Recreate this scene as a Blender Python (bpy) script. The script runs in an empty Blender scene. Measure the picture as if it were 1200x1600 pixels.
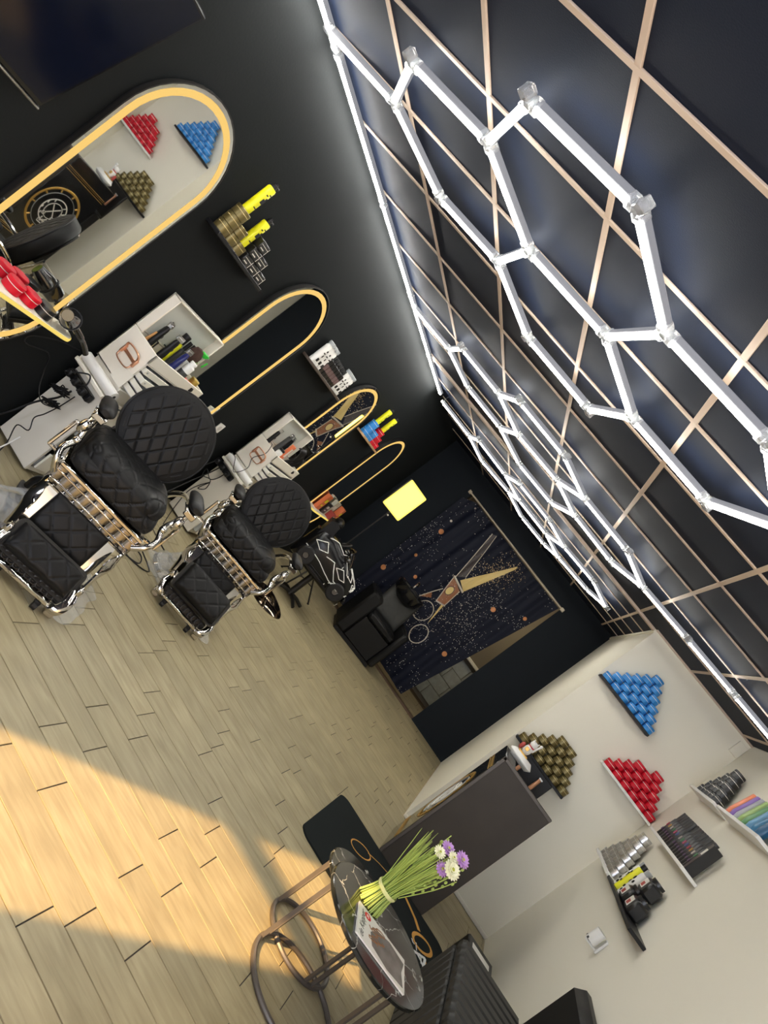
import bpy, bmesh, math, random
from mathutils import Vector, Matrix
R_ = math.radians
PI = math.pi
rnd = random.Random(7)
S = bpy.context.scene
COL = S.collection

# ---------------------------------------------------------------- camera, world, sun, exposure
def _camera():
    yaw, pitch, roll, f = -0.258605, -0.0327893, 0.9289644, 1142.14
    fw = Vector((math.sin(yaw)*math.cos(pitch), math.cos(yaw)*math.cos(pitch), math.sin(pitch)))
    rt = Vector((math.cos(yaw), -math.sin(yaw), 0)); up = rt.cross(fw)
    c, s = math.cos(roll), math.sin(roll)
    xr = c*rt + s*up; yu = -s*rt + c*up
    cd = bpy.data.cameras.new('camera'); cam = bpy.data.objects.new('camera', cd); COL.objects.link(cam)
    cd.sensor_width = 36; cd.sensor_fit = 'AUTO'; cd.lens = f*36/1600; cd.clip_start = .05
    m = Matrix((xr, yu, -fw)).transposed().to_4x4(); m.translation = (0, 0, 1.58)
    cam.matrix_world = m
    S.camera = cam
_camera()
S.view_settings.view_transform = 'Standard'; S.view_settings.look = 'None'
S.view_settings.gamma = 1; S.view_settings.use_curve_mapping = False
S.view_settings.exposure = 1.0
EXP_TUBE = 17.0       # strength of the white ceiling tubes
EXP_LED = .47        # warm mirror light bands
EXP_LAMP = .55       # yellow lampshade
w = bpy.data.worlds.new('sky'); S.world = w; w.use_nodes = True
bgn = w.node_tree.nodes['Background']; bgn.inputs[0].default_value = (.80, .86, 1, 1); bgn.inputs[1].default_value = 3.0
sd = bpy.data.lights.new('sun', 'SUN'); sd.energy = 7.4; sd.color = (1, .62, .255); sd.angle = R_(.8)
so = bpy.data.objects.new('sun', sd); COL.objects.link(so)
SUN = Vector((.51, .86, 0)).normalized()*math.cos(R_(23.8)) + Vector((0, 0, -math.sin(R_(23.8))))
so.rotation_euler = SUN.to_track_quat('-Z', 'Y').to_euler()

# ---------------------------------------------------------------- materials
MATS = {}
def mat(name, col=(.5, .5, .5), rough=.5, metal=0., emit=None, es=1., bump=0., bscale=40., spec=.5, trans=0., alpha=1., coat=0., vary=0., noise=0., nscale=6.):
    if name in MATS: return MATS[name]
    m = bpy.data.materials.new(name); m.use_nodes = True; nt = m.node_tree; b = nt.nodes['Principled BSDF']
    b.inputs['Base Color'].default_value = (*col, 1); b.inputs['Roughness'].default_value = rough; b.inputs['Metallic'].default_value = metal
    b.inputs['Specular IOR Level'].default_value = spec; b.inputs['Transmission Weight'].default_value = trans; b.inputs['Alpha'].default_value = alpha
    b.inputs['Coat Weight'].default_value = coat; b.inputs['Coat Roughness'].default_value = .08
    if emit: b.inputs['Emission Color'].default_value = (*emit, 1); b.inputs['Emission Strength'].default_value = es
    N, L = nt.nodes.new, nt.links.new
    tc = N('ShaderNodeTexCoord')
    if noise:
        t = N('ShaderNodeTexNoise'); t.inputs['Scale'].default_value = nscale; t.inputs['Detail'].default_value = 5; L(tc.outputs['Object'], t.inputs['Vector'])
        r = N('ShaderNodeMapRange'); r.inputs['To Min'].default_value = 1-noise; r.inputs['To Max'].default_value = 1+noise; L(t.outputs['Fac'], r.inputs['Value'])
        x = N('ShaderNodeMix'); x.data_type = 'RGBA'; x.blend_type = 'MULTIPLY'; x.inputs['Factor'].default_value = 1
        x.inputs['A'].default_value = (*col, 1); L(r.outputs[0], x.inputs['B']); L(x.outputs['Result'], b.inputs['Base Color'])
    if bump:
        t2 = N('ShaderNodeTexNoise'); t2.inputs['Scale'].default_value = bscale; t2.inputs['Detail'].default_value = 3; L(tc.outputs['Object'], t2.inputs['Vector'])
        bn = N('ShaderNodeBump'); bn.inputs['Strength'].default_value = bump; bn.inputs['Distance'].default_value = .01
        L(t2.outputs['Fac'], bn.inputs['Height']); L(bn.outputs[0], b.inputs['Normal'])
    MATS[name] = m; return m
def wood_mat():
    m = bpy.data.materials.new('plank_tile'); m.use_nodes = True; nt = m.node_tree; b = nt.nodes['Principled BSDF']; N, L = nt.nodes.new, nt.links.new
    oi = N('ShaderNodeObjectInfo'); tc = N('ShaderNodeTexCoord')
    ge = N('ShaderNodeNewGeometry'); ri = N('ShaderNodeMath'); ri.operation = 'ADD'; L(oi.outputs['Random'], ri.inputs[0]); L(ge.outputs['Random Per Island'], ri.inputs[1]); rf = N('ShaderNodeMath'); rf.operation = 'FRACT'; L(ri.outputs[0], rf.inputs[0])
    ad = N('ShaderNodeVectorMath'); ad.operation = 'MULTIPLY_ADD'; ad.inputs[1].default_value = (1, 1, 1)
    cx = N('ShaderNodeCombineXYZ'); mu = N('ShaderNodeMath'); mu.operation = 'MULTIPLY'; mu.inputs[1].default_value = 37.
    L(rf.outputs[0], mu.inputs[0]); L(mu.outputs[0], cx.inputs[2]); L(mu.outputs[0], cx.inputs[0])
    L(ge.outputs['Position'], ad.inputs[0]); L(cx.outputs[0], ad.inputs[2])
    mp = N('ShaderNodeMapping'); mp.inputs['Scale'].default_value = (1.6, 13, 1); L(ad.outputs[0], mp.inputs[0])
    n1 = N('ShaderNodeTexNoise'); n1.inputs['Scale'].default_value = 2.2; n1.inputs['Detail'].default_value = 7; n1.inputs['Distortion'].default_value = 1.1; L(mp.outputs[0], n1.inputs[0])
    wv = N('ShaderNodeTexWave'); wv.wave_type = 'RINGS'; wv.rings_direction = 'Y'; wv.inputs['Scale'].default_value = 1.1; wv.inputs['Distortion'].default_value = 6; wv.inputs['Detail'].default_value = 2; wv.inputs['Detail Scale'].default_value = .8
    L(mp.outputs[0], wv.inputs[0])
    r1 = N('ShaderNodeValToRGB'); r1.color_ramp.elements[0].color = (.25, .205, .115, 1); r1.color_ramp.elements[1].color = (.43, .37, .225, 1)
    r1.color_ramp.elements[0].position = .2; r1.color_ramp.elements[1].position = .85
    mx0 = N('ShaderNodeMix'); mx0.inputs['Factor'].default_value = .10; L(n1.outputs['Fac'], mx0.inputs[2]); L(wv.outputs['Fac'], mx0.inputs[3]); L(mx0.outputs[0], r1.inputs[0])
    vr = N('ShaderNodeMapRange'); vr.inputs['To Min'].default_value = .90; vr.inputs['To Max'].default_value = 1.07; L(rf.outputs[0], vr.inputs['Value'])
    mx = N('ShaderNodeMix'); mx.data_type = 'RGBA'; mx.blend_type = 'MULTIPLY'; mx.inputs['Factor'].default_value = 1
    L(r1.outputs[0], mx.inputs['A']); L(vr.outputs[0], mx.inputs['B']); L(mx.outputs['Result'], b.inputs['Base Color'])
    b.inputs['Roughness'].default_value = .46
    bn = N('ShaderNodeBump'); bn.inputs['Strength'].default_value = .12; bn.inputs['Distance'].default_value = .004; L(n1.outputs['Fac'], bn.inputs['Height']); L(bn.outputs[0], b.inputs['Normal'])
    return m
def marble_mat():
    m = bpy.data.materials.new('black_marble'); m.use_nodes = True; nt = m.node_tree; b = nt.nodes['Principled BSDF']; N, L = nt.nodes.new, nt.links.new
    tc = N('ShaderNodeTexCoord'); n0 = N('ShaderNodeTexNoise'); n0.inputs['Scale'].default_value = 5; n0.inputs['Detail'].default_value = 6; L(tc.outputs['Object'], n0.inputs[0])
    ad = N('ShaderNodeVectorMath'); ad.operation = 'MULTIPLY_ADD'; ad.inputs[1].default_value = (.22, .22, .22); L(n0.outputs['Color'], ad.inputs[0]); L(tc.outputs['Object'], ad.inputs[2])
    v = N('ShaderNodeTexVoronoi'); v.feature = 'DISTANCE_TO_EDGE'; v.inputs['Scale'].default_value = 5.5; L(ad.outputs[0], v.inputs['Vector'])
    r = N('ShaderNodeValToRGB'); r.color_ramp.elements[0].position = 0; r.color_ramp.elements[0].color = (.5, .5, .46, 1); r.color_ramp.elements[1].position = .014; r.color_ramp.elements[1].color = (.012, .013, .012, 1)
    L(v.outputs['Distance'], r.inputs[0]); 
    n1 = N('ShaderNodeTexNoise'); n1.inputs['Scale'].default_value = 7; n1.inputs['Detail'].default_value = 3; L(tc.outputs['Object'], n1.inputs[0])
    r2 = N('ShaderNodeValToRGB'); r2.color_ramp.elements[0].position = .36; r2.color_ramp.elements[1].position = .50; L(n1.outputs['Fac'], r2.inputs[0])
    mx = N('ShaderNodeMix'); mx.data_type = 'RGBA'; mx.inputs['A'].default_value = (.013, .014, .013, 1); L(r2.outputs[0], mx.inputs['Factor']); L(r.outputs[0], mx.inputs['B'])
    L(mx.outputs['Result'], b.inputs['Base Color']); b.inputs['Roughness'].default_value = .13
    return m
def curtain_mat():
    m = bpy.data.materials.new('sparkle_curtain'); m.use_nodes = True; nt = m.node_tree; b = nt.nodes['Principled BSDF']; N, L = nt.nodes.new, nt.links.new
    tc = N('ShaderNodeTexCoord')
    def dots(scale, rad, thr):
        v = N('ShaderNodeTexVoronoi'); v.inputs['Scale'].default_value = scale; v.voronoi_dimensions = '2D'
        sp = N('ShaderNodeSeparateXYZ'); L(tc.outputs['Object'], sp.inputs[0]); cb = N('ShaderNodeCombineXYZ'); L(sp.outputs[0], cb.inputs[0]); L(sp.outputs[2], cb.inputs[1]); L(cb.outputs[0], v.inputs['Vector'])
        a = N('ShaderNodeMath'); a.operation = 'LESS_THAN'; a.inputs[1].default_value = rad; L(v.outputs['Distance'], a.inputs[0])
        sc = N('ShaderNodeSeparateColor'); L(v.outputs['Color'], sc.inputs[0])
        c = N('ShaderNodeMath'); c.operation = 'GREATER_THAN'; L(sc.outputs[0], c.inputs[0])
        # denser along a diagonal band
        n = N('ShaderNodeTexNoise'); n.inputs['Scale'].default_value = 2.2; L(cb.outputs[0], n.inputs[0])
        ms = N('ShaderNodeMath'); ms.operation = 'MULTIPLY_ADD'; ms.inputs[1].default_value = -1.6; ms.inputs[2].default_value = thr+.8; L(n.outputs['Fac'], ms.inputs[0]); L(ms.outputs[0], c.inputs[1])
        d = N('ShaderNodeMath'); d.operation = 'MULTIPLY'; L(a.outputs[0], d.inputs[0]); L(c.outputs[0], d.inputs[1]); return d
    d1, d2 = dots(42, .14, .93), dots(16, .07, .86)
    mxx = N('ShaderNodeMath'); mxx.operation = 'MAXIMUM'; L(d1.outputs[0], mxx.inputs[0]); L(d2.outputs[0], mxx.inputs[1])
    mx = N('ShaderNodeMix'); mx.data_type = 'RGBA'; mx.inputs['A'].default_value = (.0065, .0080, .0175, 1); mx.inputs['B'].default_value = (.62, .60, .55, 1); L(mxx.outputs[0], mx.inputs['Factor'])
    L(mx.outputs['Result'], b.inputs['Base Color']); b.inputs['Roughness'].default_value = .6; b.inputs['Specular IOR Level'].default_value = .15; return m

M_WALLDK = mat('charcoal_wall_paint', (.0125, .0142, .0150), .7, spec=.08, bump=.05, bscale=90)
M_FARDK = mat('navy_wall_paint', (.0105, .0135, .0175), .7, spec=.12, bump=.05, bscale=90)
M_WHITE = mat('white_wall_paint', (.80, .765, .655), .7, bump=.04, bscale=80)
M_TILE = mat('navy_ceiling_tile', (.0135, .018, .032), .55, bump=.08, bscale=200, spec=.06)
M_RAIL = mat('beige_ceiling_rail', (.56, .44, .34), .5)
M_GROUT = mat('dark_grout', (.06, .05, .04), .8)
M_WOOD = wood_mat(); M_MARBLE = marble_mat(); M_CURT = curtain_mat()
M_TUBE = mat('tube_diffuser', (1, 1, 1), .4, emit=(1, .97, .88), es=EXP_TUBE)
M_TOP = mat('tube_top_glow', (1, 1, 1), .4, emit=(.92, .96, 1), es=9)  # unseen glow strip added on the tube tops to light the ceiling halo
M_STRIP = mat('strip_diffuser', (1, 1, 1), .4, emit=(1, .98, .92), es=42)
M_HOUS = mat('tube_housing', (.09, .09, .10), .4, spec=.25, emit=(.9, .92, 1), es=.13)
M_CLEAR = mat('clear_connector', (.80, .82, .84), .15, trans=.75)
M_LED = mat('warm_led_band', (.02, .02, .01), .6, spec=.1, emit=(1, .64, .18), es=EXP_LED)
M_LEDY = mat('yellow_led_strip', (.02, .02, .01), .6, spec=.1, emit=(1, .74, .16), es=EXP_LED)
M_SHADE = mat('lampshade', (.05, .04, .01), .8, spec=.1, emit=(1, .82, .14), es=EXP_LAMP)
M_MIRROR = mat('mirror_glass', (.90, .91, .90), .015, 1.)
M_BLACK = mat('black_plastic', (.008, .008, .009), .4, spec=.3)
M_BLKG = mat('black_gloss', (.010, .010, .011), .12, coat=.5)
M_BLKM = mat('black_metal', (.03, .028, .026), .4, .6)
M_BRONZE = mat('brown_grey_metal', (.080, .068, .058), .42, .15)
M_CHROME = mat('chrome', (.62, .60, .57), .07, 1., bump=.02, bscale=15)
M_LEATH = mat('black_leather', (.008, .008, .0085), .45, bump=.10, bscale=260, spec=.22)
M_STITCH = mat('quilt_seam', (.006, .006, .006), .7)
M_GRYLEA = mat('grey_leather', (.034, .034, .032), .5, bump=.1, bscale=220, spec=.25)
M_WLAC = mat('white_lacquer', (.80, .76, .66), .4)
M_WSHEET = mat('white_case_panel', (.80, .75, .65), .45)
M_GREYIN = mat('drawer_grey', (.42, .43, .42), .5)
M_GOLD = mat('gold_paint', (.62, .38, .10), .35, .7)
M_COPPER = mat('copper', (.72, .38, .24), .3, .8)
M_SILVER = mat('silver_tin', (.62, .62, .62), .28, 1.)
M_LINE = mat('pale_label_line', (.75, .72, .66), .5)
M_BLUE = mat('blue_tin', (.035, .24, .62), .4, spec=.3); M_RED = mat('red_tin', (.56, .004, .020), .4, spec=.25)
M_OLIVE = mat('olive_gold_tin', (.16, .125, .045), .35, .55); M_BLKT = mat('black_tin', (.014, .014, .015), .3)
M_YEL = mat('yellow_bottle', (.78, .76, .01), .4); M_WPL = mat('white_plastic', (.78, .77, .74), .4)
M_GREYCAP = mat('grey_cap', (.36, .38, .39), .3)
M_ORANGE = mat('orange_box', (.72, .18, .07), .5)
M_DKGREY = mat('dark_grey', (.05, .05, .05), .6)
M_DESK = mat('desk_laminate', (.046, .039, .032), .45, spec=.25, noise=.25, nscale=5)
M_RUG = mat('rug_pile', (.015, .018, .0185), .95, spec=.1, bump=.5, bscale=300)
M_PLASTIC = mat('clear_plastic_sheet', (.75, .77, .78), .25, alpha=.27)
M_STEM = mat('green_stem', (.36, .47, .10), .5)
M_LAV = mat('lavender_petal', (.50, .28, .62), .6); M_CREAM = mat('cream_petal', (.80, .80, .58), .6)
M_DCHR = mat('dark_chrome', (.34, .32, .31), .10, 1.)
M_CAR = mat('car_black', (.006, .006, .007), .22, spec=.3)
M_TVS = mat('tv_screen', (.004, .006, .016), .10)

# ---------------------------------------------------------------- mesh builder
class MB:
    def __init__(s): s.v = []; s.f = []; s.m = []; s.sm = []
    def add(s, vs, fs, mi=0, smooth=False, M=None):
        o = len(s.v)
        s.v += [tuple(M @ Vector(p)) if M is not None else tuple(p) for p in vs]
        for i, f in enumerate(fs):
            s.f.append(tuple(o+k for k in f)); s.m.append(mi[i] if isinstance(mi, (list, tuple)) else mi); s.sm.append(smooth)
        return s
    def box(s, c, d, mi=0, bev=0., M=None):
        hx, hy, hz = d[0]/2, d[1]/2, d[2]/2
        T = Matrix.Translation(c); T = M @ T if M is not None else T
        if bev <= 0:
            vs = [(x*hx, y*hy, z*hz) for z in (-1, 1) for y in (-1, 1) for x in (-1, 1)]
            return s.add(vs, [(0, 2, 3, 1), (4, 5, 7, 6), (0, 1, 5, 4), (2, 6, 7, 3), (0, 4, 6, 2), (1, 3, 7, 5)], mi, False, T)
        b = min(bev, hx*.95, hy*.95, hz*.95); vs = []; idx = {}
        for x in (-1, 1):
            for y in (-1, 1):
                for z in (-1, 1):
                    for a in range(3):
                        p = [x*(hx-b), y*(hy-b), z*(hz-b)]; p[a] = (x*hx, y*hy, z*hz)[a]
                        idx[x, y, z, a] = len(vs); vs.append(tuple(p))
        fs = []
        def q(l):
            n = (Vector(vs[l[1]])-Vector(vs[l[0]])).cross(Vector(vs[l[2]])-Vector(vs[l[0]]))
            c0 = sum((Vector(vs[i]) for i in l), Vector())/len(l)
            fs.append(tuple(l) if n.dot(c0) > 0 else tuple(reversed(l)))
        cyc = [(-1, -1), (1, -1), (1, 1), (-1, 1)]
        for g in (-1, 1):
            q([idx[g, u, v, 0] for u, v in cyc]); q([idx[u, g, v, 1] for u, v in cyc]); q([idx[u, v, g, 2] for u, v in cyc])
        for u in (-1, 1):
            for v in (-1, 1):
                q([idx[u, v, -1, 0], idx[u, v, 1, 0], idx[u, v, 1, 1], idx[u, v, -1, 1]])
                q([idx[u, -1, v, 0], idx[u, 1, v, 0], idx[u, 1, v, 2], idx[u, -1, v, 2]])
                q([idx[-1, u, v, 1], idx[1, u, v, 1], idx[1, u, v, 2], idx[-1, u, v, 2]])
                for z in (-1, 1): q([idx[u, v, z, 0], idx[u, v, z, 1], idx[u, v, z, 2]])
        return s.add(vs, fs, mi, False, T)
    def cyl(s, p0, p1, r0, r1=None, n=16, mi=0, caps=True, M=None):
        r1 = r0 if r1 is None else r1; p0, p1 = Vector(p0), Vector(p1); d = (p1-p0).normalized()
        a = d.orthogonal().normalized(); b = d.cross(a)
        vs = [p0+(a*math.cos(t)+b*math.sin(t))*r0 for t in [2*PI*i/n for i in range(n)]]+[p1+(a*math.cos(t)+b*math.sin(t))*r1 for t in [2*PI*i/n for i in range(n)]]
        s.add(vs, [(i, (i+1) % n, n+(i+1) % n, n+i) for i in range(n)], mi, True, M)
        if caps: s.add(vs, [tuple(range(n-1, -1, -1)), tuple(range(n, 2*n))], mi, True, M)
        return s
    def lathe(s, prof, n=24, mi=0, M=None, closed=False):
        vs = []; fs = []; ms = []; k = len(prof)
        for r, z in prof: vs += [(r*math.cos(2*PI*i/n), r*math.sin(2*PI*i/n), z) for i in range(n)]
        for j in range(k if closed else k-1):
            j2 = (j+1) % k
            for i in range(n):
                fs.append((j*n+i, j*n+(i+1) % n, j2*n+(i+1) % n, j2*n+i)); ms.append(mi[j] if isinstance(mi, (list, tuple)) else mi)
        s.add(vs, fs, ms, True, M)
        if not closed:
            if prof[0][0] > 1e-4: s.add(vs[:n], [tuple(range(n-1, -1, -1))], ms[0], True, M)
            if prof[-1][0] > 1e-4: s.add(vs[-n:], [tuple(range(n))], ms[-1], True, M)
        return s
    def tube(s, pts, r, n=8, mi=0, closed=False, M=None, flat=None):
        P = [Vector(p) for p in pts]; k = len(P); vs = []; a = None
        for i in range(k):
            t = (P[(i+1) % k]-P[i-1]) if closed else (P[min(i+1, k-1)]-P[max(i-1, 0)])
            t = t.normalized() if t.length > 1e-9 else Vector((0, 0, 1))
            if a is None: a = t.orthogonal().normalized() if flat is None else (Vector(flat)-t*t.dot(Vector(flat))).normalized()
            else: a = (a-t*a.dot(t)).normalized()
            if flat is not None: a = (Vector(flat)-t*t.dot(Vector(flat))).normalized()
            b = t.cross(a); rr = r[i] if isinstance(r, (list, tuple)) else r
            ra, rb = rr if isinstance(rr, (list, tuple)) else (rr, rr)
            vs += [P[i]+a*math.cos(2*PI*j/n+PI/n)*ra+b*math.sin(2*PI*j/n+PI/n)*rb for j in range(n)]
        fs = [(i*n+j, i*n+(j+1) % n, ((i+1) % k)*n+(j+1) % n, ((i+1) % k)*n+j) for i in range(k if closed else k-1) for j in range(n)]
        s.add(vs, fs, mi, n > 5, M)
        if not closed: s.add(vs[:n], [tuple(range(n-1, -1, -1))], mi, False, M); s.add(vs[-n:], [tuple(range(n))], mi, False, M)
        return s
    def prism(s, poly, z0, z1, mi=0, M=None, smooth=False):
        n = len(poly); vs = [(x, y, z0) for x, y in poly]+[(x, y, z1) for x, y in poly]
        s.add(vs, [(i, (i+1) % n, n+(i+1) % n, n+i) for i in range(n)], mi, smooth, M)
        return s.add(vs, [tuple(range(n-1, -1, -1)), tuple(range(n, 2*n))], mi, False, M)
    def grid(s, fn, nu, nv, mi=0, cu=False, cv=False, M=None, smooth=True):
        ku, kv = (nu if cu else nu+1), (nv if cv else nv+1)
        vs = [fn(i/nu, j/nv) for i in range(ku) for j in range(kv)]
        fs = [(i*kv+j, ((i+1) % ku)*kv+j, ((i+1) % ku)*kv+(j+1) % kv, i*kv+(j+1) % kv) for i in range(nu) for j in range(nv)]
        return s.add(vs, fs, mi, smooth, M)
    def ell(s, c, r, mi=0, nu=16, nv=10, M=None):
        return s.grid(lambda u, v: (c[0]+r[0]*math.cos(2*PI*u)*math.sin(PI*v), c[1]+r[1]*math.sin(2*PI*u)*math.sin(PI*v), c[2]-r[2]*math.cos(PI*v)), nu, nv, mi, cu=True, M=M)
    def mesh(s, name, mats):
        me = bpy.data.meshes.new(name); me.from_pydata(s.v, [], s.f)
        for m in (mats if isinstance(mats, (list, tuple)) else [mats]): me.materials.append(m)
        me.polygons.foreach_set('material_index', s.m); me.polygons.foreach_set('use_smooth', s.sm)
        me.update()
        bm = bmesh.new(); bm.from_mesh(me); bmesh.ops.remove_doubles(bm, verts=bm.verts, dist=1e-5); bmesh.ops.recalc_face_normals(bm, faces=bm.faces); bm.to_mesh(me); bm.free()
        try: me.set_sharp_from_angle(angle=R_(38))
        except Exception: pass
        return me
    def build(s, name, mats, parent=None, loc=None, rz=0):
        o = bpy.data.objects.new(name, s.mesh(name, mats)); COL.objects.link(o)
        if parent is not None: o.parent = parent
        if loc is not None: o.location = loc
        if rz: o.rotation_euler = (0, 0, rz)
        return o
def tag(o, label, cat, group=None):
    o['label'] = label; o['category'] = cat
    if group: o['group'] = group
    return o
def thing(name, label, cat, loc=(0, 0, 0), rz=0, group=None):
    o = bpy.data.objects.new(name, None); COL.objects.link(o); o.empty_display_size = .1
    o.location = loc; o.rotation_euler = (0, 0, rz); return tag(o, label, cat, group)
def struct(o): o['kind'] = 'structure'; return o
def inst(name, me, parent=None, loc=(0, 0, 0), rz=0):
    o = bpy.data.objects.new(name, me); COL.objects.link(o); o.location = loc; o.rotation_euler = (0, 0, rz)
    if parent is not None: o.parent = parent
    return o
def dup(o, parent=None):
    c = o.copy(); COL.objects.link(c)
    if parent is not None: c.parent = parent
    for ch in list(o.children): dup(ch, c)
    return c
def spline(pts, k=6, closed=False):
    P = [Vector(p) for p in pts]; n = len(P); out = []
    for i in range(n if closed else n-1):
        g = (lambda j: P[j % n]) if closed else (lambda j: P[min(max(j, 0), n-1)])
        a, b, c, d = g(i-1), g(i), g(i+1), g(i+2)
        for q in range(k):
            t = q/k; out.append(.5*((2*b)+(c-a)*t+(2*a-5*b+4*c-d)*t*t+(3*b-a-3*c+d)*t**3))
    if not closed: out.append(P[-1])
    return out
def rrect(w, h, r, n=5, cx=0, cy=0):
    o = []
    for sx, sy, a0 in ((1, 1, 0), (-1, 1, 90), (-1, -1, 180), (1, -1, 270)):
        for i in range(n+1):
            a = R_(a0+90*i/n); o.append((cx+sx*(w/2-r)+r*math.cos(a), cy+sy*(h/2-r)+r*math.sin(a)))
    return o
def pill(w, h, n=20, cx=0, cy=0):
    r = w/2; o = []
    for i in range(n+1): a = PI*i/n; o.append((cx+r*math.cos(a), cy+h/2-r+r*math.sin(a)))
    for i in range(n+1): a = PI+PI*i/n; o.append((cx+r*math.cos(a), cy-h/2+r+r*math.sin(a)))
    return o
def text_mesh(body, size, depth, name, mt, shear=0.):
    cu = bpy.data.curves.new(name, 'FONT'); cu.body = body; cu.size = size; cu.extrude = depth; cu.shear = shear; cu.align_x = 'CENTER'; cu.align_y = 'CENTER'; cu.resolution_u = 3
    o = bpy.data.objects.new(name, cu); COL.objects.link(o)
    bpy.context.view_layer.update()
    me = bpy.data.meshes.new_from_object(o.evaluated_get(bpy.context.evaluated_depsgraph_get()))
    bpy.data.objects.remove(o); bpy.data.curves.remove(cu); me.name = name; me.materials.clear(); me.materials.append(mt); return me
ORD = ['first', 'second', 'third', 'fourth', 'fifth', 'sixth', 'seventh', 'eighth', 'ninth', 'tenth']
RX = lambda a: Matrix.Rotation(R_(a), 4, 'X')
RY = lambda a: Matrix.Rotation(R_(a), 4, 'Y')
RZ = lambda a: Matrix.Rotation(R_(a), 4, 'Z')
T = lambda x, y, z: Matrix.Translation((x, y, z))

# ================================================================ the room
LX, RXW, FARY, PY, PX, FRY, CEIL = -2.68, 1.62, 9.40, 6.38, .505, -.6, 2.60
# --- floor
fl = struct(MB().box((-.5, 4.9, -.05), (4.7, 11.4, .09)).build('floor', M_GROUT))
PL, PW = .614, .174
known = {0: -.207, 1: -.139, 2: .047, 3: -.185, 4: -.052, 5: -.24, 6: -.06, 7: -.166, 8: -.279, 11: -.596}
pm = {}
near, far_ = MB(), MB()
for r in range(-15, 50):
    yc = 2.001+PW*r+PW/2
    x0 = known.get(r, rnd.uniform(-.6, 0)); x = x0-PL*5
    while x < RXW:
        a, b = max(x, LX-.02), min(x+PL, RXW+.02 if yc < PY else PX+.02); x += PL
        if b-a < .02: continue
        L = round(b-a, 3)
        if yc < 1.2 or yc > 6.3 or (yc < 2.0 and a < -1.6):
            (near if yc < 4 else far_).box(((a+b)/2, yc, -.004), (L-.005, PW-.0055, .008)); continue
        if L not in pm: pm[L] = MB().box((0, 0, 0), (L-.005, PW-.0055, .008), 0, .0006).mesh('floor_plank', M_WOOD)
        inst('floor_plank', pm[L], fl, ((a+b)/2, yc, -.004))
for mb_ in (near, far_):
    o = mb_.build('distant_floor_plank', M_WOOD, fl); o['kind'] = 'stuff'
# --- ceiling: tiles in a grid of beige rails
ce = struct(MB().box((-.5, 5.0, CEIL+.07), (4.7, 11.6, .10)).build('ceiling', M_BLACK))
xs = [LX]+[-2.0886+.6*i for i in range(7)]+[RXW]
ys = [FRY]+[.936+.6*j for j in range(-2, 9)]+[6.455]
tm = {}
def tiles(xs, ys):
    for i in range(len(xs)-1):
        for j in range(len(ys)-1):
            d = (round(xs[i+1]-xs[i], 3), round(ys[j+1]-ys[j], 3))
            if d not in tm: tm[d] = MB().box((0, 0, 0), (d[0]-.004, d[1]-.004, .010), 0, .002).mesh('ceiling_tile', M_TILE)
            inst('ceiling_tile', tm[d], ce, ((xs[i]+xs[i+1])/2, (ys[j]+ys[j+1])/2, CEIL+.009))
tiles(xs, ys)
xs2 = [x for x in xs if x < .4]+[PX]; ys2 = [6.455, 7.06, 7.66, 8.26, 8.86, FARY]
tiles(xs2, ys2)
def rail(c, d): MB().box(c, d, 0, .002).build('ceiling_rail', M_RAIL, ce)
for x in xs[1:-1]: rail((x, (FRY+6.42)/2, CEIL), (.024, 6.42-FRY, .008))
for y in ys[1:-1]: rail(((LX+RXW)/2, y, CEIL-.0005), (RXW-LX, .024, .008))
for x in xs2[1:-1]: rail((x, (6.49+FARY)/2, CEIL), (.022, FARY-6.49, .008))
for y in ys2[1:-1]: rail(((LX+PX)/2, y, CEIL-.0005), (PX-LX, .022, .008))
rail(((LX+PX)/2, 6.455, CEIL-.008), (PX-LX, .07, .022))
rail(((PX+RXW)/2, 6.37, CEIL-.004), (RXW-PX, .02, .016))
# --- walls
struct(MB().box((LX-.06, 4.4, 1.3), (.12, 10.1, 2.66)).build('wall_left', M_WALLDK))
struct(MB().box((RXW+.06, 2.9, 1.3), (.12, 7.1, 2.66)).build('wall_right', M_WHITE))
wa = struct(MB().box(((PX+RXW)/2+.06, (PY+FARY+.12)/2, 1.3), (RXW-PX+.12, FARY+.12-PY, 2.66)).build('wall_alcove', M_WHITE))
DX0, DX1, DZ = -1.965, -.125, 2.325
struct(MB().box(((LX+DX0)/2, FARY+.06, 1.3), (DX0-LX, .12, 2.66)).box(((DX1+PX)/2, FARY+.06, 1.3), (PX-DX1, .12, 2.66)).box(((DX0+DX1)/2, FARY+.06, (DZ+2.63)/2), (DX1-DX0, .12, 2.63-DZ)).build('wall_far', M_FARDK))
# front wall behind the camera: one tall opening with a transom lets the sun in
WX0, WX1 = -2.585, -1.80
fw_ = MB()
W2 = -.35
fw_.box(((LX+WX0)/2, FRY-.03, 1.3), (WX0-LX, .06, 2.66)).box(((WX1+W2)/2, FRY-.03, 1.3), (W2-WX1, .06, 2.66)).box((1.6, FRY-.03, 1.3), (.04, .06, 2.66)).box(((W2+1.58)/2, FRY-.03, 2.565), (1.58-W2, .06, .13)).box(((W2+1.58)/2, FRY-.03, .1), (1.58-W2, .06, .26))
fw_.box(((WX0+WX1)/2, FRY-.03, 2.565), (WX1-WX0, .06, .13)).box(((WX0+WX1)/2, FRY-.03, 2.145), (WX1-WX0, .06, .10)).box(((WX0+WX1)/2, FRY-.03, .02), (WX1-WX0, .06, .06))
struct(fw_.build('wall_front', M_WHITE))
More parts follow.
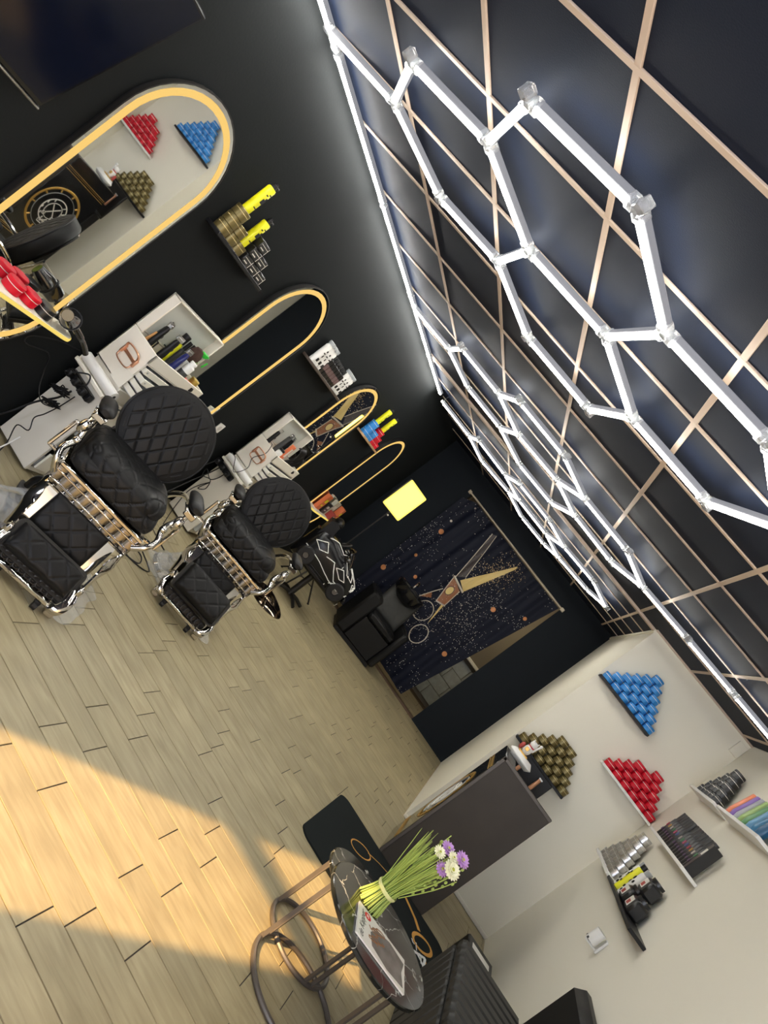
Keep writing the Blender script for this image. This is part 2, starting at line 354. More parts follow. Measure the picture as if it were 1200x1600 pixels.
# small mouldings on the alcove wall (a boxed cable chase near the corner)
struct(MB().box((1.575, PY-.008, 2.50), (.085, .016, .12), 0, .003).build('trim_1', M_WHITE))
struct(MB().box(((PX+RXW)/2, PY-.006, .015), (RXW-PX, .012, .03), 0, .003).build('baseboard_alcove', M_WLAC))
struct(MB().box((PX-.006, (PY+FARY)/2, CEIL-.02), (.012, FARY-PY, .03), 0, .002).build('trim_2', M_WHITE))
# --- back room behind the curtain
M_BEIGE = mat('beige_backroom_paint', (.15, .125, .085), .7)
M_STONE = mat('grey_marble_wall_tile', (.30, .31, .25), .2, noise=.4, nscale=9)
br = MB().box((-.9, 11.06, 1.3), (2.9, .12, 2.66)).box((-2.3, 10.3, 1.3), (.12, 1.6, 2.66)).box((.5, 10.3, 1.3), (.12, 1.6, 2.66)).box((-.9, 10.3, 2.66), (2.9, 1.6, .1))
brw = struct(br.build('wall_backroom', M_BEIGE))
struct(MB().box((-.9, 10.8, -.03), (2.9, 1.6, .05)).build('floor_backroom', mat('brown_backroom_floor', (.07, .045, .028), .6)))
tl = MB().box((0, 0, 0), (.394, .016, .194), 0, .003).mesh('wall_tile', M_STONE)
for i in range(6):
    for j in range(4): inst('wall_tile', tl, brw, (-1.78+.4*i+(.2 if j % 2 else 0), 10.992, .16+.2*j))
MB().box((-.5, 10.95, .94), (1.2, .10, .05), 0, .01).build('ledge', M_WLAC, brw)
bl = bpy.data.lights.new('backroom_lamp', 'POINT'); bl.energy = 9; bl.color = (1, .85, .6); bl.shadow_soft_size = .12
blo = bpy.data.objects.new('backroom_lamp', bl); COL.objects.link(blo); blo.location = (-.5, 10.2, 1.9)
# lit lintel plank at the threshold
struct(MB().box(((DX0+DX1)/2, FARY+.06, .012), (DX1-DX0, .14, .02), 0, .003).build('trim_3', mat('brown_threshold', (.09, .05, .028), .5)))

# ================================================================ ceiling light tubes
TZ = 2.515
def light_net(name, label, nodes, edges, gap=.03, TZ=2.515):
    t = thing(name, label, 'ceiling light', (0, 0, 0), 0)
    for a, b in edges:
        A, B = Vector((*nodes[a], TZ)), Vector((*nodes[b], TZ)); d = (B-A); L = d.length; d.normalize()
        ang = math.atan2(d.y, d.x); h = L-2*gap
        m = MB().box((0, 0, .0105), (h, .030, .027), 0, .004).box((0, 0, -.006), (h, .030, .012), 1, .005).box((0, 0, .0226), (h-.02, .018, .0034), 2)
        o = m.build('light_tube', [M_HOUS, M_STRIP if name == 'strip_light' else M_TUBE, M_TOP], t); o.location = (A+B)/2; o.rotation_euler = (0, 0, ang)
    deg = {}
    for a, b in edges:
        for p, q in ((a, b), (b, a)): deg.setdefault(p, []).append(q)
    for n, nb in deg.items():
        m = MB().box((0, 0, .004), (.030, .030, .038), 0, .004)
        for q in nb:
            d = Vector(nodes[q])-Vector(nodes[n]); m.box((.026, 0, .004), (.03, .037, .04), 0, .003, M=RZ(math.degrees(math.atan2(d.y, d.x))))
        if len(nb) == 2 and name != 'strip_light':   # unused third socket
            d = -(Vector(nodes[nb[0]])+Vector(nodes[nb[1]])-2*Vector(nodes[n])); m.box((.028, 0, .004), (.034, .036, .04), 0, .003, M=RZ(math.degrees(math.atan2(d.y, d.x))))
        if n in (1, 8, 15) and TZ < 2.53 and len(nodes) == 17 and nodes[1][1] > 7: m.cyl((0, 0, .02), (0, 0, CEIL-TZ-.002), .002, n=5)
        o = m.build('clear_connector', M_CLEAR, t); o.location = (*nodes[n], TZ)
    return t
n1 = {1: (-2.53, 2.575), 2: (-2.04, 2.575), 3: (-1.82, 2.195), 4: (-1.385, 2.185), 5: (-1.17, 1.815), 6: (-.72, 1.80), 7: (-.50, 2.195), 8: (-.71, 2.575), 9: (-1.16, 2.575), 10: (-1.365, 2.93), 11: (-1.79, 2.945), 12: (-1.15, 3.345), 13: (-.70, 3.365), 14: (-.48, 2.965), 15: (-.06, 2.195), 16: (-.04, 2.97), 17: (.17, 2.58), 18: (.60, 2.58), 19: (1.03, 2.58), 20: (1.45, 2.58)}
light_net('hexagon_light', 'nearest white light of linked hexagon tubes under the ceiling, largest in the picture', n1,
          [(1, 2), (2, 3), (3, 4), (4, 5), (5, 6), (6, 7), (7, 8), (8, 9), (9, 4), (9, 10), (10, 11), (11, 2), (10, 12), (12, 13), (13, 14), (14, 8), (7, 15), (14, 16), (15, 17), (16, 17), (17, 18), (18, 19), (19, 20)])
n2 = {1: (-2.53, 5.14), 2: (-2.06, 5.13), 3: (-1.85, 4.73), 4: (-1.43, 4.75), 5: (-1.21, 4.40), 6: (-.77, 4.42), 7: (-.54, 4.78), 8: (-.78, 5.12), 9: (-1.23, 5.15), 10: (-1.45, 5.57), 11: (-1.88, 5.55), 12: (-1.22, 5.97), 13: (-.79, 5.95), 14: (-.56, 5.47), 16: (-.11, 4.80), 17: (-.13, 5.52), 18: (.13, 5.19), 19: (.56, 5.14), 20: (.99, 5.11), 21: (1.42, 5.08)}
light_net('hexagon_light', 'middle white light of linked hexagon tubes whose straight tail runs above the blue tins', n2,
          [(1, 2), (2, 3), (3, 4), (4, 5), (5, 6), (6, 7), (7, 8), (8, 9), (9, 4), (9, 10), (10, 11), (11, 2), (10, 12), (12, 13), (13, 14), (14, 8), (7, 16), (16, 18), (14, 17), (17, 18), (18, 19), (19, 20), (20, 21)])
n3 = {1: (-2.53, 7.35), 2: (-2.05, 7.37), 3: (-1.86, 7.0), 4: (-1.43, 7.08), 5: (-1.21, 6.67), 6: (-1.88, 7.88), 7: (-1.40, 7.72), 8: (-1.22, 7.45), 9: (-.78, 6.67), 10: (-.77, 7.46), 11: (-.54, 7.0), 12: (-1.18, 8.22), 13: (-.77, 8.17), 14: (-.55, 7.88), 15: (-.12, 6.92), 16: (-.10, 7.70), 17: (.13, 7.36)}
light_net('hexagon_light', 'farthest white light of linked hexagon tubes just before the scissor curtain wall', n3,
          [(1, 2), (2, 3), (3, 4), (4, 5), (5, 9), (2, 6), (6, 7), (7, 8), (8, 4), (8, 10), (9, 11), (11, 10), (7, 12), (12, 13), (13, 14), (14, 10), (11, 15), (14, 16), (15, 17), (16, 17)])
ns = {i: (-2.605, y) for i, y in enumerate((.45, 1.62, 2.79, 3.95, 5.12, 6.29, 7.33))}
light_net('strip_light', 'long white tube line along the top of the charcoal mirror wall', ns, [(i, i+1) for i in range(6)], .02, 2.552)

# ================================================================ curtain in the doorway
CY = FARY-.055
def cur_x1(z): return DX1-.02-(2.30-z)*.135
def cwave(x, z): return CY-.012*math.sin(x*21+.6*math.sin(z*2.1))-.008*math.sin(x*47+1.3)-.01*(2.3-z)*math.sin(x*9)
def cpt(u, v):
    z = 2.30-v*2.19-.03*v*u; x0, x1 = DX0-.03+.03*v, cur_x1(z); x = x0+(x1-x0)*u
    zz = z-(.10*max(0, 1-u*11)*max(0, 1-v*8)); return (x, cwave(x, zz), zz)
ct = thing('curtain', 'dark navy curtain printed with large scissors and sparkles in the far doorway', 'curtain', (0, 0, 0))
MB().grid(cpt, 110, 30).build('cloth', M_CURT, ct)
def decal(poly, name, m, off=.006, sub=2):
    bm = bmesh.new(); bm.faces.new([bm.verts.new((x, 0, z)) for x, z in poly]); bmesh.ops.triangulate(bm, faces=bm.faces)
    bmesh.ops.subdivide_edges(bm, edges=bm.edges, cuts=7, use_grid_fill=True)
    for v in bm.verts: v.co.y = cwave(v.co.x, v.co.z)-off
    me = bpy.data.meshes.new(name); bm.to_mesh(me); bm.free(); me.materials.append(m); o = inst(name, me, ct); return o
def dline(pts, r, name, m, closed=False, off=.008):
    P = [];
    q = pts+[pts[0]] if closed else pts
    for i in range(len(q)-1):
        for k in range(8): t = k/8; P.append((q[i][0]+(q[i+1][0]-q[i][0])*t, q[i][1]+(q[i+1][1]-q[i][1])*t))
    if not closed: P.append(q[-1])
    MB().tube([(x, cwave(x, z)-off, z) for x, z in P], r, 6, closed=closed).build(name, m, ct)
P_GOLD = mat('gold_print', (.62, .46, .17), .5); P_BROWN = mat('rust_print', (.26, .10, .04), .5); P_DARK = mat('dark_blade_print', (.04, .03, .03), .5)
P_PALE = mat('pale_outline_print', (.50, .44, .36), .5); P_ORANGE = mat('orange_bokeh_print', (.50, .20, .07), .6)
decal([(-1.376, 2.214), (-1.324, 2.241), (-1.134, 1.61), (-1.217, 1.514)], 'scissor_blade', P_DARK)
decal([(-1.145, 1.531), (-.857, 2.214), (-.839, 2.181), (-1.009, 1.477)], 'scissor_blade', P_GOLD, .008)
decal([(-1.229, 1.499), (-1.037, 1.439), (-1.012, 1.185), (-1.12, 1.134)], 'scissor_pivot_plate', P_BROWN, .007)
decal([(-1.12+.04*math.cos(a*PI/8), 1.345+.06*math.sin(a*PI/8)) for a in range(16)], 'scissor_screw', P_GOLD, .011)
dline([(-1.376, 2.214), (-1.217, 1.514)], .006, 'blade_outline', P_PALE); dline([(-1.324, 2.241), (-1.134, 1.61)], .005, 'blade_outline', P_PALE)
dline([(-1.236, 1.504), (-1.007, 1.464)], .014, 'scissor_collar', P_PALE); dline([(-1.123, 1.129), (-1.005, 1.179)], .011, 'scissor_collar', P_PALE)
dline([(-1.229, 1.499), (-1.12, 1.134)], .006, 'plate_outline', P_PALE); dline([(-1.037, 1.439), (-1.012, 1.185)], .006, 'plate_outline', P_PALE)
dline([(-1.12+.045*math.cos(a*PI/8), 1.345+.066*math.sin(a*PI/8)) for a in range(16)], .004, 'screw_outline', P_DARK, True, .013)
decal([(-1.045, 1.16), (-1.015, 1.16), (-.97, .95), (-.955, .86), (-.985, .95)], 'scissor_handle', P_GOLD)
dline([(-.918+.105*math.cos(a*PI/12), .70+.135*math.sin(a*PI/12)) for a in range(24)], .007, 'scissor_ring', P_PALE, True)
dline([(-1.118+.115*math.cos(a*PI/12), .925+.14*math.sin(a*PI/12)) for a in range(24)], .006, 'scissor_ring', P_PALE, True)
decal([(-1.294, 1.0), (-1.246, 1.155), (-1.185, 1.103)], 'scissor_tang', P_BROWN); dline([(-1.30, .99), (-1.246, 1.155), (-1.19, 1.293)], .006, 'tang_outline', P_PALE)
for x, z, r in ((-1.8, 1.711, .036), (-.607, 1.643, .033), (-.286, 1.89, .025), (-.522, .823, .033), (-1.53, 1.093, .026), (-1.75, 1.267, .022), (-1.879, .832, .036), (-1.836, 1.897, .016), (-1.778, 2.243, .014)):
    decal([(x+r*math.cos(a*PI/6), z+r*math.sin(a*PI/6)) for a in range(12)], 'bokeh_dot', P_ORANGE if r > .018 else P_PALE, .007)
rr = random.Random(3); gl = [MB(), MB()]
for i in range(900):
    if i < 420: t = rr.random(); x, z = -.80-.25*t+rr.gauss(0, .10), 2.16-.35*t+rr.gauss(0, .12)
    elif i < 800: x, z = rr.gauss(-.85, .22), rr.gauss(1.3, .35)
    else: x, z = rr.uniform(-1.9, -.4), rr.uniform(.3, 2.2)
    if not (.25 < z < 2.27 and DX0+.05 < x < cur_x1(z)-.03): continue
    r = rr.choice((.003, .003, .004, .006)); y = cwave(x, z)-.008
    gl[0 if i < 420 else 1].add([(x-r, y, z), (x, y, z-r), (x+r, y, z), (x, y, z+r)], [(0, 1, 2, 3)])
for g, m in zip(gl, (mat('gold_glitter', (.60, .42, .20), .5), P_PALE)):
    o = g.build('glitter', m, ct); o['kind'] = 'stuff'
rod = MB().cyl((DX0-.03, CY, 2.325), (DX1+.03, CY, 2.325), .012, n=10)
rod.build('curtain_rod', mat('beige_rod', (.55, .47, .36), .5), ct)
MB().box((DX1+.02, CY+.012, 2.325), (.05, .05, .045), 0, .005).build('rod_bracket', mat('beige_rod', ()), ct)
MB().box((DX0-.03, CY+.012, 2.325), (.04, .05, .045), 0, .005).build('rod_bracket', mat('beige_rod', ()), ct)

# ================================================================ left wall: lit mirrors, shelves, television
def to_wall(p): return Matrix(((0, 0, 1, p[0]), (1, 0, 0, p[1]), (0, 1, 0, p[2]), (0, 0, 0, 1)))   # local x -> world y, y -> z, z -> +x
def ring_between(mb, A, B, z0, z1, mi=0, M=None):
    n = len(A); vs = [(x, y, z0) for x, y in A]+[(x, y, z0) for x, y in B]+[(x, y, z1) for x, y in A]+[(x, y, z1) for x, y in B]
    fs = []
    for i in range(n):
        j = (i+1) % n
        fs += [(2*n+i, 2*n+j, 3*n+j, 3*n+i), (i, n+i, n+j, j), (i, j, 2*n+j, 2*n+i), (n+i, 3*n+i, 3*n+j, n+j)]
    mb.add(vs, fs, mi, False, M)
def mirror(y, label, rz=0):
    t = thing('lit_mirror', label, 'mirror', (LX+abs(rz)*.37/57.3, y, 1.17), R_(rz), 'pill-shaped lit mirrors along the charcoal wall')
    W, H = .715, 1.64; M = to_wall((0, 0, 0))
    MB().prism(pill(W-.02, H-.02), .0, .030, 0, M).build('backing_panel', M_BLACK, t)
    MB().prism(pill(W-.012, H-.012), .0305, .040, 0, M).build('glass', M_MIRROR, t)
    f = MB(); ring_between(f, pill(W, H), pill(W-.012, H-.012), .02, .043, 0, M); f.build('frame', M_BLKM, t)
    l = MB(); ring_between(l, pill(W-.05, H-.05), pill(W-.118, H-.118), .0402, .0412, 0, M); l.build('led_band', M_LED, t)
    return t
for y, lb in ((2.705, 'nearest lit pill mirror, reflecting the tin pyramids and the desk emblem'), (4.465, 'second lit pill mirror from the camera, above the open white case'),
              (6.32, 'third lit pill mirror, reflecting the scissor curtain and the yellow lamp'), (8.04, 'farthest and smallest lit pill mirror, above the curved product shelf')):
    mirror(y, lb, -1.9 if 6 < y < 7 else 0)
# television, tilted forward on the wall
tv = thing('television', 'large dark wall television tilted down above the nearest mirror', 'television', (LX+.02, 1.50, 1.37), 0)
Mt = Matrix.Translation((.045, 0, 0)) @ RY(13)
MB().box((.012, 0, .35), (.03, 1.22, .70), 0, .006, Mt).build('housing', M_BLKG, tv)
MB().box((.0285, 0, .354), (.003, 1.19, .665), 0, .001, Mt).build('screen', M_TVS, tv)
MB().box((.012, 0, -.006), (.034, 1.23, .010), 0, .003, Mt).build('bottom_trim', mat('brushed_trim', (.5, .5, .5), .3, .9), tv)
MB().box((.035, 0, .20), (.06, .3, .2), 0, .01).build('wall_bracket', M_BLKM, tv)

# ---------------------------------------------------------------- tins and bottles
def tin_mesh(name, r, h, body, line):
    b = .004
    prof = [(r-.003, 0), (r, .002), (r, h*.60), (r-.0012, h*.605), (r-.0012, h*.655), (r+.0006, h*.66), (r+.0006, h-b), (r-.003, h), (0, h)]
    return MB().lathe([(0, 0)]+prof, 22, [0, 0, 0, 1, 1, 1, 0, 0, 0]).mesh(name, [body, line])
TR, TH = .047, .0575
ME_BLUE = tin_mesh('hair_wax_tin', TR, TH, M_BLUE, M_LINE); ME_RED = tin_mesh('hair_wax_tin', TR, TH, M_RED, M_LINE); ME_OLV = tin_mesh('hair_wax_tin', TR, TH, M_OLIVE, mat('gold_line', (.7, .58, .28), .4))
ME_SIL = tin_mesh('hair_wax_tin', TR, TH, M_SILVER, mat('bright_line', (.85, .85, .85), .3)); ME_BLK = tin_mesh('hair_wax_tin', TR, TH, M_BLKT, M_LINE)
def pyramid(me, colour, shelfname, o, ax, rows, group, missing=(), pitch=.0965):
    for k, n in enumerate(rows):
        for i in range(n):
            if (k, i) in missing: continue
            p = Vector(o)+Vector(ax)*(pitch*(i+.5*k)); p.z += k*(TH+.0006)
            row = 'bottom row' if k == 0 else ORD[k]+' row'
            if n == 1: lb = '%s tin alone at the peak of pyramid %s' % (colour, shelfname)
            else: lb = '%s tin, %s from left in %s of pyramid %s' % (colour, ORD[i], row, shelfname)
            tag(inst('hair_wax_tin', me, None, p), lb, 'tin', group)
def wall_shelf(label, c, d, m, group):
    t = MB().box((0, 0, 0), d, 0, .003).build('wall_shelf', m, None, c); return tag(t, label, 'shelf', group)
def bottle_mesh(name, r, h, body, cap, band=None, square=False, caph=.18, neck=.45):
    hb = h*(1-caph); n = 4 if square else 18
    P = [(0, 0), (r*.96, 0), (r, .003), (r, hb*.25), (r, hb*.62), (r, hb*.93), (r*neck, hb), (r*neck, hb+.004)]
    mi = [0, 0, 0, 2, 0, 0, 0]
    C = [(r*neck*1.25, hb+.004), (r*neck*1.25, h-.003), (r*neck*1.1, h), (0, h)]
    M = RZ(45) if square else None
    if square: P = [(a*1.38, b) for a, b in P]; C = [(a*1.2, b) for a, b in C]
    mb = MB().lathe(P, n, mi, M).lathe(C, 14, 1)
    if name == 'white_bottle':
        for z, dy, w_, h_ in ((.040, 0, .034, .030), (.085, .008, .018, .022), (.110, -.006, .030, .010), (.135, .004, .020, .016)): mb.box((r-.001, dy, z), (.004, w_, h_), 3, .002)
    return mb.mesh(name, [body, cap, band if band and name != 'white_bottle' else body, M_BLACK])
# shelf 1: olive and black tins with two yellow bottles
SD = .12
def lshelf(y0, y1, z, m, label): return wall_shelf(label, (LX+SD/2, (y0+y1)/2, z-.011), (SD, y1-y0, .022), m, 'product shelves on the charcoal wall')
SX = LX+.062
lshelf(3.21, 3.83, 1.645, M_BLACK, 'black wall shelf with olive tins, black boxes and two yellow bottles')
sqt = MB().box((0, 0, TH/2), (.088, .088, TH), 0, .006).box((.0445, 0, TH*.63), (.001, .086, .003), 1).box((.0445, .041, TH/2), (.001, .003, TH*.9), 1).box((.0445, -.01, TH*.3), (.001, .04, .006), 1).mesh('square_tin', [M_BLKT, M_LINE])
g = 'olive and black tins on the shelf between the first two mirrors'
for k, (no, nb) in enumerate(((3, 3), (2, 2), (1, 1))):
    for i in range(no): tag(inst('hair_wax_tin', ME_OLV, None, (SX, 3.262+.0965*(i+.5*k*0), 1.645+k*(TH+.0006))), 'olive tin, %s from left in %s of the shelf with yellow bottles' % (ORD[i], 'bottom row' if not k else ORD[k]+' row'), 'tin', g)
    for i in range(nb): tag(inst('square_tin', sqt, None, (SX, 3.555+.0965*i, 1.645+k*(TH+.0006))), 'black square tin, %s from left in %s of the yellow bottle shelf' % (ORD[i], 'bottom row' if not k else ORD[k]+' row'), 'tin', g)
def yellow_bottle():
    h, r = .215, .027
    mb = MB().lathe([(0, 0), (r, 0), (r+.001, .003), (r+.001, h*.80), (r*.9, h*.84), (0, h*.84)], 18, 0)
    mb.lathe([(r*.62, h*.84), (r*.62, h*.94), (r*.35, h*.945), (r*.35, h), (0, h)], 14, 1)
    mb.box((.006, r*.55, h*.93), (.02, .03, .014), 1, .004)
    mb.box((r+.0008, 0, h*.44), (.002, .026, .030), 1, .0, RX(0)).box((r+.0012, .004, h*.50), (.002, .009, .034), 1).box((r*.96, -.012, h*.62), (.004, .012, .007), 1).box((r+.001, .004, h*.68), (.002, .02, .006), 1).box((r+.001, 0, h*.2), (.002, .028, .006), 1)
    return mb.mesh('hair_lotion_bottle', [M_YEL, M_BLACK])
YB = yellow_bottle()
# shelf 2: white and black bottles
lshelf(4.96, 5.80, 1.645, mat('brown_shelf', (.07, .05, .04), .5), 'brown wall shelf with white bottles on both ends and black bottles between')
WB = bottle_mesh('white_bottle', .030, .215, M_WPL, M_GREYCAP, M_BLACK, False, .15, .8); BB = bottle_mesh('black_bottle', .027, .180, M_BLKT, M_BLACK, mat('bottle_stripe', (.16, .10, .10), .4), True, .22)
gg = 'white and black bottles on the brown wall shelf'
for j, y0 in enumerate((5.02, 5.60)):
    for i in range(3): tag(inst('white_bottle', WB, None, (SX, y0+.068*i, 1.645)), 'white bottle with grey cap, %s from left in the %s group on the brown shelf' % (ORD[i], ('nearer', 'farther')[j]), 'bottle', gg)
for i in range(6): tag(inst('black_bottle', BB, None, (SX, 5.215+.064*i, 1.645)), 'black square bottle, %s from the left between the white bottles on the brown shelf' % ORD[i], 'bottle', gg)
# shelf 3: blue and red tins with two yellow bottles
lshelf(6.86, 7.50, 1.645, mat('pale_wood_shelf', (.55, .34, .18), .5), 'small pale shelf with blue and red tins beside the farthest mirror')
g3 = 'blue and red tins on the small pale shelf'
for me, cn, y0, st in ((ME_BLUE, 'blue', 6.91, (3, 3, 1)), (ME_RED, 'red', 7.20, (3, 2, 1))):
    for k, n in enumerate(st):
        for i in range(n): tag(inst('hair_wax_tin', me, None, (SX, y0+.0965*i, 1.645+k*(TH+.0006))), '%s tin, %s from left in %s on the small pale shelf' % (cn, ORD[i], 'bottom row' if not k else ORD[k]+' row'), 'tin', g3)
for (y, z), lb in (((3.262, 1.645+3*(TH+.0006)), 'taller-standing yellow bottle, on the third layer of olive tins'), ((3.455, 1.645+1*(TH+.0006)), 'lower yellow bottle, on the bottom layer of olive tins beside the black boxes'),
                   ((6.91, 1.645+3*(TH+.0006)), 'distant yellow bottle on top of the blue tins'), ((7.20, 1.645+3*(TH+.0006)), 'distant yellow bottle on top of the red tins')):
    tag(inst('hair_lotion_bottle', YB, None, (SX, y, z)), lb, 'bottle', 'yellow bottles on the charcoal wall shelves')

# ---------------------------------------------------------------- lit product shelves under the mirrors
def led_shelf(y0, y1, label):
    t = thing('mirror_shelf', label, 'shelf', (LX, (y0+y1)/2, .70), 0, 'lit white shelves under the mirrors'); L = y1-y0; D = .185
    poly = [(-L/2, .044), (-L/2, D-.10)]+[(-L/2+.10-.10*math.cos(a*PI/12), D-.10+.10*math.sin(a*PI/12)) for a in range(1, 7)]+[(L/2-.10+.10*math.sin(a*PI/12), D-.10+.10*math.cos(a*PI/12)) for a in range(0, 6)]+[(L/2, D-.10), (L/2, .044)]
    P = [(y, x) for x, y in poly]
    MB().prism([(a, b) for a, b in P], 0, .022).build('board', M_WLAC, t)
    pts = [(a*1.0, b, .011) for a, b in P]
    MB().tube([(p[0]+.004*(1 if i not in (0, len(pts)-1) else 1), p[1], p[2]) for i, p in enumerate(pts)], [(.010, .004)]*len(pts), 6, flat=(0, 0, 1)).build('led_edge', M_LEDY, t)
    return t
led_shelf(2.26, 3.14, 'lit white shelf with red tins under the nearest mirror'); led_shelf(7.52, 8.56, 'lit curved white shelf with orange boxes under the farthest mirror')
ZS = .7225
for (x, y, z, me, lb) in ((-2.588, 2.69, ZS, ME_RED, 'red tin on the lit shelf, the one nearer the mirror glass'), (-2.575, 2.79, ZS, ME_RED, 'red tin on the lit shelf, the one nearer the hair dryer'), (-2.555, 2.888, ZS, ME_BLK, 'black tin beside the two red tins on the lit shelf')):
    tag(inst('hair_wax_tin', me, None, (x, y, z)), lb, 'tin', 'tins on the lit shelf')
M_BOXR = mat('deep_red_box', (.38, .05, .04), .5)
for nm, c, d, m, lb in (('product_box', (-2.55, 8.39, ZS), (.07, .07, .21), M_ORANGE, 'tall orange box on the lit curved shelf'), ('product_box', (-2.53, 8.22, ZS), (.08, .10, .095), M_BOXR, 'small deep red box on the lit curved shelf'),
                        ('product_box', (-2.6, 8.22, ZS), (.05, .16, .22), mat('cream_box', (.55, .52, .42), .5), 'tall cream box behind the red box on the curved shelf'), ('product_box', (-2.59, 8.02, ZS), (.06, .14, .15), M_BLKT, 'black box with white marks on the curved shelf'),
                        ('product_box', (-2.60, 7.85, ZS), (.05, .12, .22), M_ORANGE, 'rust box at the left back of the curved shelf')):
    mb = MB().box((0, 0, d[2]/2), d, 0, .002).box((d[0]/2, 0, d[2]*.62), (.002, d[1]*.55, d[2]*.22), 1).box((d[0]/2, 0, d[2]*.30), (.002, d[1]*.35, d[2]*.1), 1)
    tag(mb.build(nm, [m, M_YEL if m is M_ORANGE else M_LINE], None, c), lb, 'box', 'products on the curved shelf')
# hair dryer hanging in a ring holder at the end of the lit shelf
hd = thing('hair_dryer', 'glossy black hair dryer hanging at the end of the lit shelf', 'hair dryer', (-2.525, 3.055, .80))
MB().lathe([(.030, -.075), (.046, -.06), (.050, -.02), (.048, .03), (.036, .07), (.030, .10), (.026, .10), (.026, .06), (0, .055)], 22, 0, T(0, -.05, .0) @ RZ(-62) @ RY(78)).build('barrel', M_BLKG, hd)
MB().tube(spline([(0, -.02, -.01), (.0, .06, -.035), (.004, .14, -.065), (.010, .205, -.10)], 5), [.021]*8+[.017]*8, 10).build('handle', M_BLKG, hd)
MB().lathe([(.012, .098), (.028, .1005)], 16, 0, T(0, -.05, .0) @ RZ(-62) @ RY(78)).build('nozzle_ring', M_CHROME, hd)
MB().lathe([(.050, -.004), (.055, -.004), (.055, .006), (.050, .006)], 20, 0, T(0, -.05, .0) @ RZ(-62) @ RY(78), closed=True).box((-.04, -.02, -.02), (.07, .02, .012), 0, .003).build('holder_ring', M_BLACK, hd)
def cable(label, pts, r=.0035, m=None, group='black cables hanging by the white cabinets', k=6):
    return tag(MB().tube(spline(pts, k), r, 6).build('power_cable', m or M_BLACK), label, 'cable', group)

